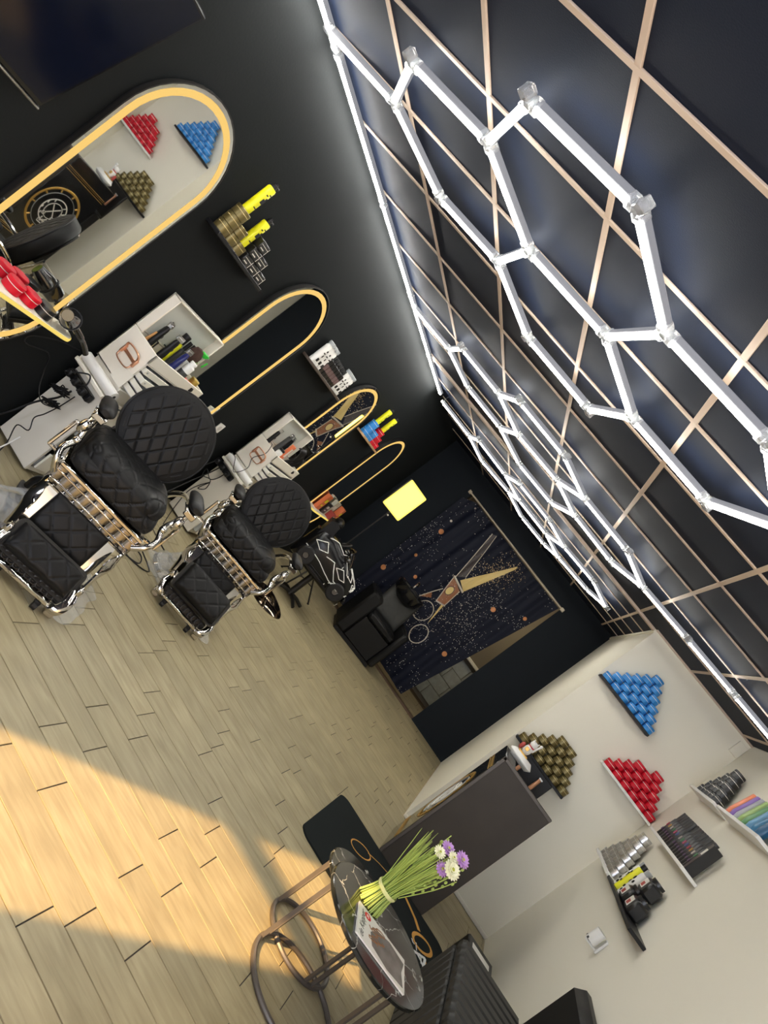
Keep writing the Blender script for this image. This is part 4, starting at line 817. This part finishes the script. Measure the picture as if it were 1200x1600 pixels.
wsp = MB(); wsp.grid(lambda u, v: (.06+.12*v-.05*(2*u-1)**2+.02, (2*u-1)*.185, .70+.16*(1-v)*(1-.25*(2*u-1)**2)), 14, 6); o = wsp.build('windshield', mat('smoked_plastic', (.01, .01, .012), .1, coat=.6), kc); o.modifiers.new('solid', 'SOLIDIFY').thickness = .006
for x in (-.24, .24):
    for s in (-1, 1):
        wl = MB().lathe([(.035, -.032), (.085, -.032), (.10, -.018), (.10, .018), (.085, .032), (.035, .032)], 26, 0, T(x, s*.205, .45) @ RX(90), closed=True).build('wheel', M_BLACK, kc)
        h = MB().lathe([(0, .031), (.028, .031), (.03, .02), (.03, -.02)], 14, 0, T(x, s*.205, .45) @ RX(90*s))
        for k in range(5): h.box((.05*math.cos(k*2*PI/5), .05*math.sin(k*2*PI/5), .026), (.05, .014, .008), 0, .002, T(x, s*.205, .45) @ RX(90*s) @ RZ(0))
        h.build('hub', M_BRONZE, wl)
MB().lathe([(.075+.010*math.cos(a*PI/4), .010*math.sin(a*PI/4)) for a in range(8)], 26, 0, T(-.06, -.02, .80) @ RY(-50), closed=True).box((0, 0, 0), (.14, .018, .010), 0, .003, T(-.06, -.02, .80) @ RY(-50)).cyl((0, 0, 0), (.06, 0, -.16), .012, M=T(-.06, -.02, .80)).build('steering_wheel', M_BLKM, kc)
for s in (-1, 1): MB().ell((.06, s*.245, .76), (.032, .038, .026)).cyl((.06, s*.19, .71), (.06, s*.225, .755), .006, n=6).build('side_mirror', M_BLKG, kc)
def onbody(x, v): p = carpt((x+.38)/.76, v); c = Vector((x, 0, .56)); q = Vector(p); return q+(q-c).normalized()*.004
def deco(L, r=.0045): MB().tube([onbody(*p) for p in [(a[0]+(b[0]-a[0])*k/5, a[1]+(b[1]-a[1])*k/5) for a, b in zip(L, L[1:]) for k in range(6)]], r, 5).build('white_outline', M_WPL, kc)
for sgn in (1, -1):
    f = lambda L: [(x, (.25+sgn*(.25-v)) % 1) for x, v in L]
    deco(f([(.10, .22), (.20, .17), (.30, .19), (.36, .23)])); deco(f([(.08, .14), (.18, .10), (.27, .12), (.22, .18), (.10, .20)])); deco(f([(.30, .13), (.345, .09), (.36, .14), (.335, .17), (.30, .13)]))
    deco(f([(.05, .05), (.16, .03), (.22, .06), (.12, .09), (.05, .05)])); deco(f([(-.10, .03), (.0, .06), (.06, .02), (.14, -.02), (.24, .0)])); deco(f([(-.30, .05), (-.2, .02), (-.12, .05), (-.2, .09), (-.30, .05)])); deco(f([(.28, .03), (.33, .0), (.35, .04)]))
    deco(f([(-.33, -.02), (-.1, -.03), (.1, -.05), (.3, -.03)])); deco(f([(.12, -.06), (.18, -.01), (.30, -.02), (.35, .02)])); deco(f([(-.22, .12), (-.12, .16), (.0, .15), (.04, .20)]))
    for q in range(4): MB().ell(onbody(.338+.008*(q % 2), (.25+sgn*(.25-(.10+.018*q))) % 1), (.012, .012, .012), 0, 8, 6).build('lamp_lens', M_WPL, kc)
deco([(.366, .18), (.366, .25), (.366, .32)], .004); deco([(.372, .9), (.372, .75), (.372, .6)], .004)
pc = MB().cyl((0, 0, .03), (0, 0, .385), .035, n=16)
pc.build('column', M_BLKM, kc)
for k in range(4): MB().tube([(0, 0, .055), (.12*math.cos(k*PI/2+.5), .12*math.sin(k*PI/2+.5), .045), (.23*math.cos(k*PI/2+.5), .23*math.sin(k*PI/2+.5), .016)], [(.02, .012)]*3, 8, flat=(0, 0, 1)).build('leg', M_BLKM, kc)
ws = thing('wash_chair', 'black upholstered hair wash chair in front of the scissor curtain', 'wash chair', (-1.19, 8.58, 0), R_(22))
MB().box((0, .29, .03), (.64, .50, .05), 0, .006).build('plinth', M_BLACK, ws)
MB().box((-.27, .29, .36), (.17, .58, .62), 0, .03).build('left_arm', M_LEATH, ws); MB().box((.315, .27, .34), (.09, .54, .58), 0, .025).build('right_arm', M_LEATH, ws)
MB().box((.04, .27, .225), (.44, .50, .33), 0, .008).build('front_panel', M_LEATH, ws); MB().box((.04, .22, .448), (.44, .44, .11), 0, .035).build('seat_cushion', M_LEATH, ws)
def wb(u, v):
    x, y = (u-.5)*.44, (v-.5)*.46; e = (1-abs(2*u-1)**8)**.5*(1-abs(2*v-1)**8)**.5 if 0 < u < 1 and 0 < v < 1 else 0
    return (x, y, .05*e-.004*(1-quilt(x, y*.8, 8))*e)
BMx = T(.04, .44, .70) @ RX(68)
m = MB().grid(wb, 40, 34, M=BMx); m.prism(rrect(.44, .46, .04), -.05, .004, 0, BMx); m.build('backrest', M_GRYLEA, ws)
ba = MB().lathe([(.0, .80), (.10, .80), (.19, .86), (.215, .96), (.225, .965), (.235, .955), (.21, .85), (.12, .77), (0, .765)], 32, 0, T(.02, .50, .02)).box((.02, .545, .40), (.28, .10, .74), 0, .02); ba.build('basin', M_BLKG, ws)
MB().cyl((.02, .62, .92), (.02, .62, 1.04), .014, n=12).tube(spline([(.02, .62, 1.04), (.02, .61, 1.10), (.02, .55, 1.10), (.02, .52, 1.06)], 6), .010, 8).box((.07, .62, .99), (.06, .015, .015), 0, .004).build('faucet', M_CHROME, ws)
MB().box((.02, .34, .985), (.16, .05, .05), 0, .02).build('neck_rest', M_BLACK, ws)

# ================================================================ right side: reception desk, shelves, seating
dk = thing('reception_desk', 'dark brown reception desk standing out from the white alcove wall', 'reception desk', (.75, 5.28, 0))
DW, DH, DD = .50, 1.085, .62
MB().box((0, .015, DH/2), (DW, .03, DH), 0, .004).build('end_panel', M_DESK, dk); MB().box((-DW/2+.012, DD/2+.016, DH/2), (.024, DD-.03, DH-.002), 0, .004).build('front_panel', M_BLKG, dk)
MB().box((DW/2-.012, DD/2+.016, DH*.40), (.024, DD-.03, DH*.8), 0, .004).box((0, DD, DH*.4), (DW-.05, .024, DH*.8), 0, .003).build('rear_panel', M_DESK, dk)
MB().box((.01, DD/2+.02, .80), (DW-.05, DD-.06, .024), 0, .003).build('worktop', M_BLACK, dk); MB().box((-DW/2+.06, DD/2+.02, DH-.012), (.10, DD-.03, .022), 0, .004).build('counter_ledge', M_DKGREY, dk)
MB().box((0, -.003, DH-.012), (DW, .006, .022), 0, .002).box((-DW/2+.012, -.003, DH/2), (.022, .006, DH), 0, .002).build('edge_trim', M_BRONZE, dk)
EX = -DW/2-.002; ey, ez = .315, .545
def onfront(pts, r, n, m, closed=True): return MB().tube([(EX, ey+a, ez+b) for a, b in pts], [(.004, r)]*len(pts), 6, closed=closed, flat=(1, 0, 0)).build(n, m, dk)
circ = lambda R, k=40: [(R*math.cos(2*PI*i/k), R*math.sin(2*PI*i/k)) for i in range(k)]
onfront(circ(.255), .012, 'gold_ring', M_GOLD); onfront(circ(.205), .002, 'thin_ring', M_GREYIN); onfront(circ(.135), .005, 'white_ring', M_LINE); onfront(circ(.09), .003, 'white_ring', M_LINE)
for i in range(10):
    a = 2*PI*i/10+.2; onfront([(.215*math.cos(a), .215*math.sin(a)), (.25*math.cos(a), .25*math.sin(a))], .008, 'gold_tick', M_GOLD, False)
onfront([(-.05, -.05), (.05, .06)], .005, 'crossed_scissor', M_LINE, False); onfront([(.05, -.05), (-.05, .06)], .005, 'crossed_scissor', M_LINE, False); onfront([(-.06+c*.018, -.065+s*.018) for c, s in [(math.cos(k), math.sin(k)) for k in range(6)]], .003, 'scissor_loop', M_LINE); onfront([(.06+c*.018, -.065+s*.018) for c, s in [(math.cos(k), math.sin(k)) for k in range(6)]], .003, 'scissor_loop', M_LINE)
for sx in (-1, 1):
    for k in range(5):
        a = R_(-80+34*k); c = (sx*.112*math.cos(a), .112*math.sin(a)); onfront([(c[0]-.010, c[1]-.012), (c[0]+.012*sx, c[1]+.012)], .005, 'laurel_leaf', M_LINE, False)
onfront([(-.04, -.165), (-.05, -.125), (-.02, -.15), (0, -.12), (.02, -.15), (.05, -.125), (.04, -.165)], .004, 'crown_mark', M_LINE)
for z in (.93, .965, 1.0, .16, .195, .23)[:2]+(.13, .165): onfront([(-.285, z-ez), (.285, z-ez)], .003, 'gold_line', M_GOLD, False)
for z in (.95, .15): onfront([(-.285, z-ez), (.285, z-ez)], .0015, 'gold_line', M_GOLD, False)
# things on the desk
cr = thing('card_tray', 'white rounded tray on the far end of the reception desk', 'tray', (.60, 5.76, DH+.0005)); MB().box((.02, 0, .033), (.22, .12, .066), 0, .03).build('shell', M_WPL, cr)
ct_ = thing('cat_figurine', 'small white lucky cat figurine with red and gold details on the white tray', 'figurine', (.60, 5.77, DH+.067))
MB().ell((0, 0, .045), (.034, .032, .046)).build('body', M_WPL, ct_); hd_ = MB().ell((0, -.004, .105), (.030, .028, .027)).cyl((-.018, 0, .122), (-.023, 0, .142), .010, .001, 8).cyl((.018, 0, .122), (.023, 0, .142), .010, .001, 8).build('head', M_WPL, ct_)
MB().cyl((.030, -.005, .06), (.042, -.01, .135), .009, .008, 10).ell((.042, -.01, .14), (.012, .011, .013)).build('raised_paw', M_WPL, ct_); MB().lathe([(.024, .078), (.029, .082), (.024, .086)], 16, closed=True).build('collar', M_RED, ct_); MB().box((-.01, -.034, .05), (.03, .008, .03), 0, .003).build('coin', M_GOLD, ct_)
MB().box((0, .0, .004), (.09, .075, .012), 0, .003).build('base', M_GOLD, ct_); MB().box((-.05, .005, .035), (.03, .03, .06), 0, .012).build('red_cushion', M_BOXR, ct_)
sd_ = thing('charging_stand', 'black charging stand with two copper clippers on the reception desk', 'stand', (.80, 6.12, 0))
MB().box((0, 0, .40), (.30, .10, .80), 0, .005).box((0, .03, .98), (.34, .03, .36), 0, .006).box((0, -.02, .815), (.34, .12, .03), 0, .006).build('housing', M_BLACK, sd_)
for i, (x, z) in enumerate(((-.10, 1.02), (.07, 1.055))):
    c = MB().tube([(x, -.012, z-.09), (x, -.014, z-.03), (x, -.014, z+.02), (x, -.012, z+.06)], [(.016, .014), (.02, .016), (.018, .015), (.02, .012)], 10).build('copper_clipper', M_COPPER, sd_)
    MB().box((x, -.014, z+.068), (.036, .016, .014), 0, .003).build('blade', M_SILVER, c)
pp = thing('leaflet', 'white folded leaflet sticking out behind the desk end panel', 'leaflet', (1.02, 5.50, .80)); MB().box((.015, 0, .07), (.004, .05, .10), 0, 0, RY(14)).box((0, 0, .006), (.05, .10, .012), 0, .002).build('paper', M_WPL, pp); pp.location = (1.025, 5.62, .868)
# --- alcove shelves with pyramids (alcove wall faces the camera)
SD2 = .13
def ashelf(x0, x1, z, m, label): wall_shelf(label, ((x0+x1)/2, PY-SD2/2, z-.011), (x1-x0, SD2, .022), m, 'tin shelves on the white alcove wall')
ay = PY-.075
ashelf(.515, 1.095, 2.012, M_BLACK, 'black wall shelf under the blue tins'); pyramid(ME_BLUE, 'blue', 'on the high black shelf', (.573, ay, 2.012), (1, 0, 0), (6, 5, 4, 3, 2, 1), 'blue tin pyramid on the alcove wall')
ashelf(1.055, 1.615, 1.600, M_WPL, 'white wall shelf under the red tins'); pyramid(ME_RED, 'red', 'on the white alcove shelf', (1.107, ay, 1.600), (1, 0, 0), (6, 5, 4, 3, 2), 'red tin pyramid on the alcove wall', missing=((4, 0),), pitch=.0925)
ashelf(.515, 1.095, 1.172, M_BLACK, 'black wall shelf under the olive tins'); pyramid(ME_OLV, 'olive gold', 'above the reception desk', (.573, ay, 1.172), (1, 0, 0), (6, 5, 4, 3, 2), 'olive tin pyramid on the alcove wall')
# --- right wall shelves
def rshelf(y0, y1, z, m, label, d=.13): wall_shelf(label, (RXW-d/2, (y0+y1)/2, z-.011), (d, y1-y0, .022), m, 'product shelves on the white right wall')
rx = RXW-.068
rshelf(5.46, 6.10, 1.178, M_WPL, 'white wall shelf under the silver tins'); pyramid(ME_SIL, 'silver', 'of silver tins', (rx, 6.04, 1.178), (0, -1, 0), (6, 5, 4, 3, 2, 1), 'silver tin pyramid on the right wall')
rshelf(4.44, 5.40, 1.178, M_BLACK, 'black wall shelf with yellow cans and black boxes'); rshelf(4.74, 5.74, 1.600, M_WPL, 'white wall shelf with black bottles'); rshelf(5.36, 6.02, 2.022, M_WPL, 'white wall shelf under the black tins'); rshelf(4.44, 5.27, 2.022, M_WPL, 'white wall shelf with coloured bottles at the right edge')
pyramid(ME_BLK, 'black', 'of black tins', (rx, 5.91, 2.022), (0, -1, 0), (5, 4, 3, 2, 1), 'black tin pyramid on the right wall')
def can_mesh(nm, body, cap, spots):
    h, r = .235, .031; mb = MB().lathe([(0, 0), (r, 0), (r, .004), (r, h*.80), (r*.8, h*.85), (0, h*.85)], 20, 0).lathe([(r*.78, h*.85), (r*.78, h), (0, h)], 16, 1)
    for i, (a, z) in enumerate(((180, .3), (150, .55), (215, .62), (170, .75), (205, .15), (240, .4), (130, .25))):
        c = Vector((r*math.cos(R_(a)), r*math.sin(R_(a)), h*.8*z)); mb.ell(c, (.006, .011, .012+.004*(i % 2)), 2, 8, 6) if spots else (mb.box(c*1.0+Vector((-.0006, 0, 0)), (.004, .022, .018), 2, .002) if i in (1, 3, 0) else None)
    return mb.mesh(nm, [body, cap, M_BLACK])
CY_, CW = can_mesh('spray_can', M_YEL, M_BLACK, False), can_mesh('spray_can', M_WPL, M_GREYCAP, True)
gq = 'spray cans on the black right wall shelf'
for me, y, x, lb in ((CW, 5.335, rx, 'spotted white spray can left of the yellow one on the black shelf'), (CY_, 5.245, rx-.012, 'yellow spray can with black cap on the black shelf'), (CW, 5.155, rx, 'spotted white spray can right of the yellow one on the black shelf')): tag(inst('spray_can', me, None, (x, y, 1.178)), lb, 'can', gq)
jar = MB().box((0, 0, .052), (.098, .14, .104), 0, .016).lathe([(.045, .104), (.045, .125), (0, .125)], 20, 0).box((-.0495, .02, .055), (.002, .075, .062), 1).box((-.0508, .02, .045), (.001, .045, .030), 2).mesh('square_jar', [M_BLKT, M_LINE, M_BOXR])
gj = 'square black jars on the black right wall shelf'
for y, z, lb in ((5.005, 1.178, 'square black jar, bottom left of the three on the black shelf'), (4.80, 1.178, 'square black jar, bottom right of the three on the black shelf'), (4.90, 1.178+.1255, 'square black jar on top of the two lower jars')): tag(inst('square_jar', jar, None, (rx, y, z)), lb, 'jar', gj)
bbt = MB().lathe([(0, 0), (.024, 0), (.025, .004), (.025, .155), (.02, .165), (0, .165)], 16, 0).cyl((0, 0, .165), (0, 0, .238), .020, .019, 14).box((-.0245, 0, .10), (.003, .022, .03), 1, 0).box((-.0245, 0, .05), (.003, .026, .02), 2, 0)
cols = [(.35, .02, .05), (.45, .25, .05), (.5, .45, .4), (.05, .20, .08), (.40, .05, .12), (.06, .10, .28)]
bms = [bbt.mesh('styling_bottle', [M_BLKT, mat('label_tint_%d' % i, c, .5), mat('bottle_purple', (.06, .03, .09), .4)]) for i, c in enumerate(cols)]
k = 0
for grp, (ya, n) in enumerate(((5.695, 6), (5.30, 8))):
    for i in range(n):
        tag(inst('styling_bottle', bms[(i+grp*2) % 6], None, (rx, ya-.0605*i, 1.600)), 'black capped bottle, %s from the left in the %s group on the white shelf' % (ORD[i], ('left', 'right')[grp]), 'bottle', 'black styling bottles on the right wall'); k += 1
tag(MB().box((0, 0, .11), (.07, .04, .22), 0, .003).box((-.0355, 0, .15), (.001, .03, .05), 1).build('product_box', [M_BLKT, M_LINE], None, (rx, 4.80, 1.600)), 'slim black box at the right end of the black bottles', 'box')
tb = lambda c, i: MB().tube([(0, 0, 0), (0, 0, .02), (0, 0, .04), (0, 0, .21)], [(.030, .030), (.030, .030), (.033, .033), (.010, .034)], 14, flat=(1, 0, 0)).lathe([(0, 0), (.024, 0), (.024, .03)], 14, 1).box((-.028, 0, .12), (.006, .05, .02), 2, .002, RY(9)).box((-.024, 0, .16), (.006, .04, .012), 2, .002, RY(9)).mesh('colour_bottle', [mat('bottle_colour_%d' % i, c, .3), M_WPL, M_LINE])
for i, (nm, c) in enumerate((('orange', (.75, .22, .10)), ('lilac', (.22, .12, .42)), ('silver grey', (.35, .36, .40)), ('pale green', (.30, .45, .14)), ('green', (.12, .32, .12)), ('light blue', (.12, .32, .52)), ('blue', (.02, .17, .34)), ('deep blue', (.01, .10, .22)))):
    tag(inst('colour_bottle', tb(c, i), None, (rx, 5.20-.083*i, 2.022)), '%s bottle on the white shelf at the right edge' % nm, 'bottle', 'coloured bottles on the right wall')
se = thing('wall_sensor', 'small white sensor on a bracket low on the white right wall', 'sensor', (RXW, 4.82, .955))
MB().box((-.008, 0, -.02), (.016, .05, .10), 0, .004).box((-.05, 0, -.06), (.09, .03, .014), 0, .004).build('bracket', M_WPL, se); b_ = MB().cyl((-.065, 0, -.05), (-.065, 0, .035), .036, n=22).build('housing', M_WPL, se)
MB().cyl((-.075, .0, -.054), (-.075, 0, -.0495), .022, n=12).box((-.09, .018, -.045), (.02, .012, .012), 0, .002).box((-.09, -.018, -.045), (.02, .012, .012), 0, .002).build('contacts', M_DKGREY, b_)

# --- rug with print
rg = thing('rug', 'black rounded rug with a gold scissor print at the foot of the desk', 'rug', (.655, 4.735, 0))
MB().prism(rrect(1.19, 1.03, .09, 8), .0005, .012).build('mat', M_RUG, rg)
sc = MB()
def flat_line(pts, r, nm, m, closed=False): MB().tube([(x, y, .0125) for x, y in pts], [(.0015, r)]*len(pts), 6, closed=closed, flat=(0, 0, 1)).build(nm, m, rg)
M_RGOLD = mat('rug_gold_print', (.52, .26, .05), .85); M_RWH = mat('rug_white_print', (.62, .64, .66), .85)
for cx, cy, rw in ((.415, .20, .013), (-.25, .17, .005)): flat_line([(cx+.075*math.cos(a*PI/10)+.04*math.sin(a*PI/10), cy+.105*math.sin(a*PI/10)) for a in range(20)], rw, 'scissor_ring', M_RGOLD, True)
flat_line([(.36, .29), (.30, .36), (.18, .43)], .018, 'scissor_blade', M_RGOLD); flat_line([(-.20, .26), (-.1, .34), (.05, .42)], .004, 'scissor_blade', M_RGOLD); flat_line([(.46, .10), (.53, -.02)], .008, 'scissor_tang', M_RGOLD)
a_ = text_mesh('A', .22, .001, 'printed_letter', M_RWH); o = inst('printed_letter', a_, rg, (.44, .02, .0135), R_(-20))
for i in range(7): flat_line([(.33+.03*i+.01*(i % 3), .09-.025*i+.05*(i % 2)), (.345+.03*i, .07-.022*i+.04*(i % 2)), (.36+.03*i, .075-.03*i)], .007-.002*(i % 3), 'paint_splash', M_RWH)
# --- nesting tables
def table(c, z, r, rr, label, grp):
    t = thing('side_table', label, 'table', (*c, 0), 0, grp)
    MB().lathe([(0, z-.022), (r-.006, z-.022), (r, z-.016), (r, z-.004), (r-.004, z), (0, z)], 64).build('table_top', M_MARBLE, t)
    MB().lathe([(rr+.012*math.cos(a*PI/4), .0125+.012*math.sin(a*PI/4)) for a in range(8)], 56, 0, closed=True).build('floor_ring', M_BRONZE, t)
    for k, a in enumerate((160, 178, 305, 318, 60)[:4] if grp != 'x' else ()):
        ca, sa = math.cos(R_(a)), math.sin(R_(a)); MB().tube([(rr*ca, rr*sa, .02), (rr*ca, rr*sa, z-.0225)], [(.012, .008)]*2, 4, flat=(ca, sa, 0)).build('leg', M_BRONZE, t)
    MB().tube([(rr*math.cos(R_(165)), rr*math.sin(R_(165)), z-.034), (rr*math.cos(R_(310)), rr*math.sin(R_(310)), z-.034)], .008, 6).tube([(rr*math.cos(R_(182)), rr*math.sin(R_(182)), z-.034), (-.02, .03, z-.034), (rr*.7*math.cos(R_(60)), rr*.7*math.sin(R_(60)), z-.034)], .008, 6).build('top_brace', M_BRONZE, t)
    return t
TZ1 = .455
table((.555, 3.165), TZ1, .303, .25, 'front round black marble table holding the flowers and the magazine', 'nesting marble tables'); table((.452, 3.47), .372, .235, .20, 'lower round black marble table tucked behind the front one', 'nesting marble tables')
# --- flower bunch
fb = thing('flower_bunch', 'bound upright bunch of green stems with lilac and cream flowers on the marble table', 'flowers', (.455, 3.235, TZ1+.0005))
r5 = random.Random(11); stems = MB(); tips = []
for i in range(130):
    a = r5.uniform(0, 2*PI); q = math.sqrt(r5.random()); b = Vector((.070*q*math.cos(a), .070*q*math.sin(a), .001)); w_ = Vector((.048*q*math.cos(a), .048*q*math.sin(a), .10))
    l = r5.uniform(.26, .40); tp = Vector((.092*q*math.cos(a)+r5.gauss(0, .010), .092*q*math.sin(a)+r5.gauss(0, .010), l))
    stems.tube(spline([b, w_, w_.lerp(tp, .5)+Vector((0, 0, .01)), tp], 3), [.0026, .0026, .0024, .0023, .0021, .0019, .0017, .0015, .0012, .0006], 5); tips.append(tp)
o = stems.build('stem', M_STEM, fb); o['kind'] = 'stuff'
MB().lathe([(.052, .088), (.055, .095), (.053, .105), (.050, .095)], 30, 0, closed=True).build('twine', mat('pale_twine', (.62, .66, .30), .8), fb)
def flower(c, R, petal, centre, n=14):
    m = MB()
    d = ((Vector(c)-Vector((0, 0, .1))).normalized()+Vector((-.05, -.75, .35))).normalized(); M = Matrix.Translation(c) @ d.to_track_quat('Z', 'Y').to_matrix().to_4x4()
    for lay, (rr_, tilt) in enumerate(((1, 12), (.78, 35), (.5, 58))):
        for k in range(n): m.ell((R*rr_*.55, 0, 0), (R*rr_*.5, R*.17, R*.05), 0, 8, 5, M @ RZ(360*k/n+lay*13) @ RY(-tilt))
    f = m.build('blossom', petal, fb); MB().ell((0, 0, R*.25), (R*.26, R*.26, R*.16), 0, 12, 7, M).build('blossom_centre', centre, f)
    MB().tube(spline([(c[0]*.35, c[1]*.35, .10), (c[0]*.7, c[1]*.7, .24), tuple(c)], 4), .003, 5).build('flower_stem', M_STEM, f)
M_CEN = mat('yellow_green_centre', (.35, .38, .04), .7)
flower((.075, -.05, .375), .044, M_CREAM, M_CEN, 18); flower((.010, .0, .40), .036, M_LAV, M_CEN); flower((.075, -.01, .425), .038, M_LAV, M_CEN); flower((.050, -.055, .345), .034, M_LAV, M_CEN); flower((-.005, -.05, .375), .030, M_CREAM, M_CEN); flower((.045, -.03, .405), .028, M_CREAM, M_CEN)
for (x, y, z) in ((.10, -.05, .40), (.125, -.04, .365), (.115, .03, .42), (-.02, .02, .44)):
    s_ = MB().tube(spline([(x*.4, y*.4, .12), (x*.8, y*.8, .26), (x, y, z)], 5), .0022, 5)
    for q in range(9):
        f_ = .5+.5*q/9; p = Vector((x, y, z))*f_; s_.ell(p+Vector((.006*(-1)**q, .004, 0)), (.006, .005, .008), 0, 6, 5)
    s_.build('seed_spike', M_STEM, fb)
# --- magazine
mg = thing('magazine', 'glossy magazine lying on the front marble table beside the flowers', 'magazine', (.592, 3.075, TZ1+.0005), R_(0))
c4 = [Vector((.414, 3.141)), Vector((.451, 2.930)), Vector((.766, 3.027)), Vector((.725, 3.205))]
e1 = ((c4[2]-c4[1])+(c4[3]-c4[0])).normalized(); ang = math.atan2(e1.y, e1.x); mg.rotation_euler = (0, 0, ang); mg.location = (.585, 3.07, TZ1+.0005)
MB().box((0, 0, .004), (.300, .208, .0075), 0, .001).build('pages', M_WPL, mg); M_PH = mat('grey_photo_print', (.12, .12, .11), .18, noise=.8, nscale=14)
MB().box((0, 0, .0082), (.302, .210, .0009), 0).build('cover', mat('glossy_cover', (.62, .62, .58), .12), mg)
MB().prism([(-.055, -.07), (.04, -.095), (.14, -.08), (.13, -.0), (.145, .07), (.05, .09), (-.03, .06), (-.07, .0)], .0087, .0090).build('cover_photo', M_PH, mg)
M_CUP = mat('brown_photo_print', (.22, .10, .04), .2)
for i in range(6): MB().tube([(-.05+.02*(i % 3)+.03*math.cos(k*.9+i), -.03+.02*i+.012*math.sin(k*1.1+i), .0092) for k in range(7)], [(.0008, .004)]*7, 6, flat=(0, 0, 1)).build('photo_curl', M_CUP, mg)
MB().prism([(-.093+.020*math.cos(a*PI/12), .07+.020*math.sin(a*PI/12)) for a in range(24)], .0087, .0091).build('red_dot', mat('red_print', (.60, .02, .04), .25), mg)
tm_ = text_mesh('de Kapper', .040, .0003, 'cover_title', M_DKGREY, .3); o = inst('cover_title', tm_, mg, (-.122, -.01, .0090), R_(90))
tm_ = text_mesh('20', .020, .0002, 'dot_number', M_WPL); inst('dot_number', tm_, mg, (-.093, .07, .0094), R_(90))
# --- sofa along the right wall
sf = thing('bench_sofa', 'dark channel-tufted bench sofa along the white right wall', 'sofa', (1.015, 2.2, 0))
SW, SLn = .47, 2.06
MB().box((SW/2, SLn/2, .21), (SW-.03, SLn-.03, .36), 0, .01).build('seat_base', M_GRYLEA, sf)
nch = 21
for i in range(nch):
    y0 = (i+.5)*SLn/nch; MB().box((SW/2, y0, .417), (SW, SLn/nch-.002, .07), 0, .018).build('channel', M_GRYLEA, sf)
for i in range(nch): MB().box((.006, (i+.5)*SLn/nch, .21), (.022, SLn/nch-.004, .34), 0, .009).build('side_channel', M_GRYLEA, sf)
for i in range(6): MB().box((.04+(i+.5)*.07, SLn-.006, .21), (.066, .022, .34), 0, .009).build('side_channel', M_GRYLEA, sf)
for x in (.05, SW-.05):
    for y in (.08, SLn-.08): MB().cyl((x, y, 0), (x, y, .035), .02, n=12).build('foot', M_BLACK, sf)
for i in range(3): MB().box((.535, SLn-.30-.66*i-.02, .62), (.125, .64, .42), 0, .045).build('back_cushion', M_LEATH, sf)
MB().box((.535, SLn/2, .22), (.12, SLn, .40), 0, .01).build('back_base', M_LEATH, sf)
bx = thing('black_box', 'black box with a white label standing between the sofa and the corner', 'box', (1.385, 5.20, 0.0))
MB().box((0, 0, .105), (.25, .22, .21), 0, .010).build('body', M_BLACK, bx); MB().box((0, -.01, .2107), (.17, .08, .0012), 0).build('label_sheet', M_WPL, bx)
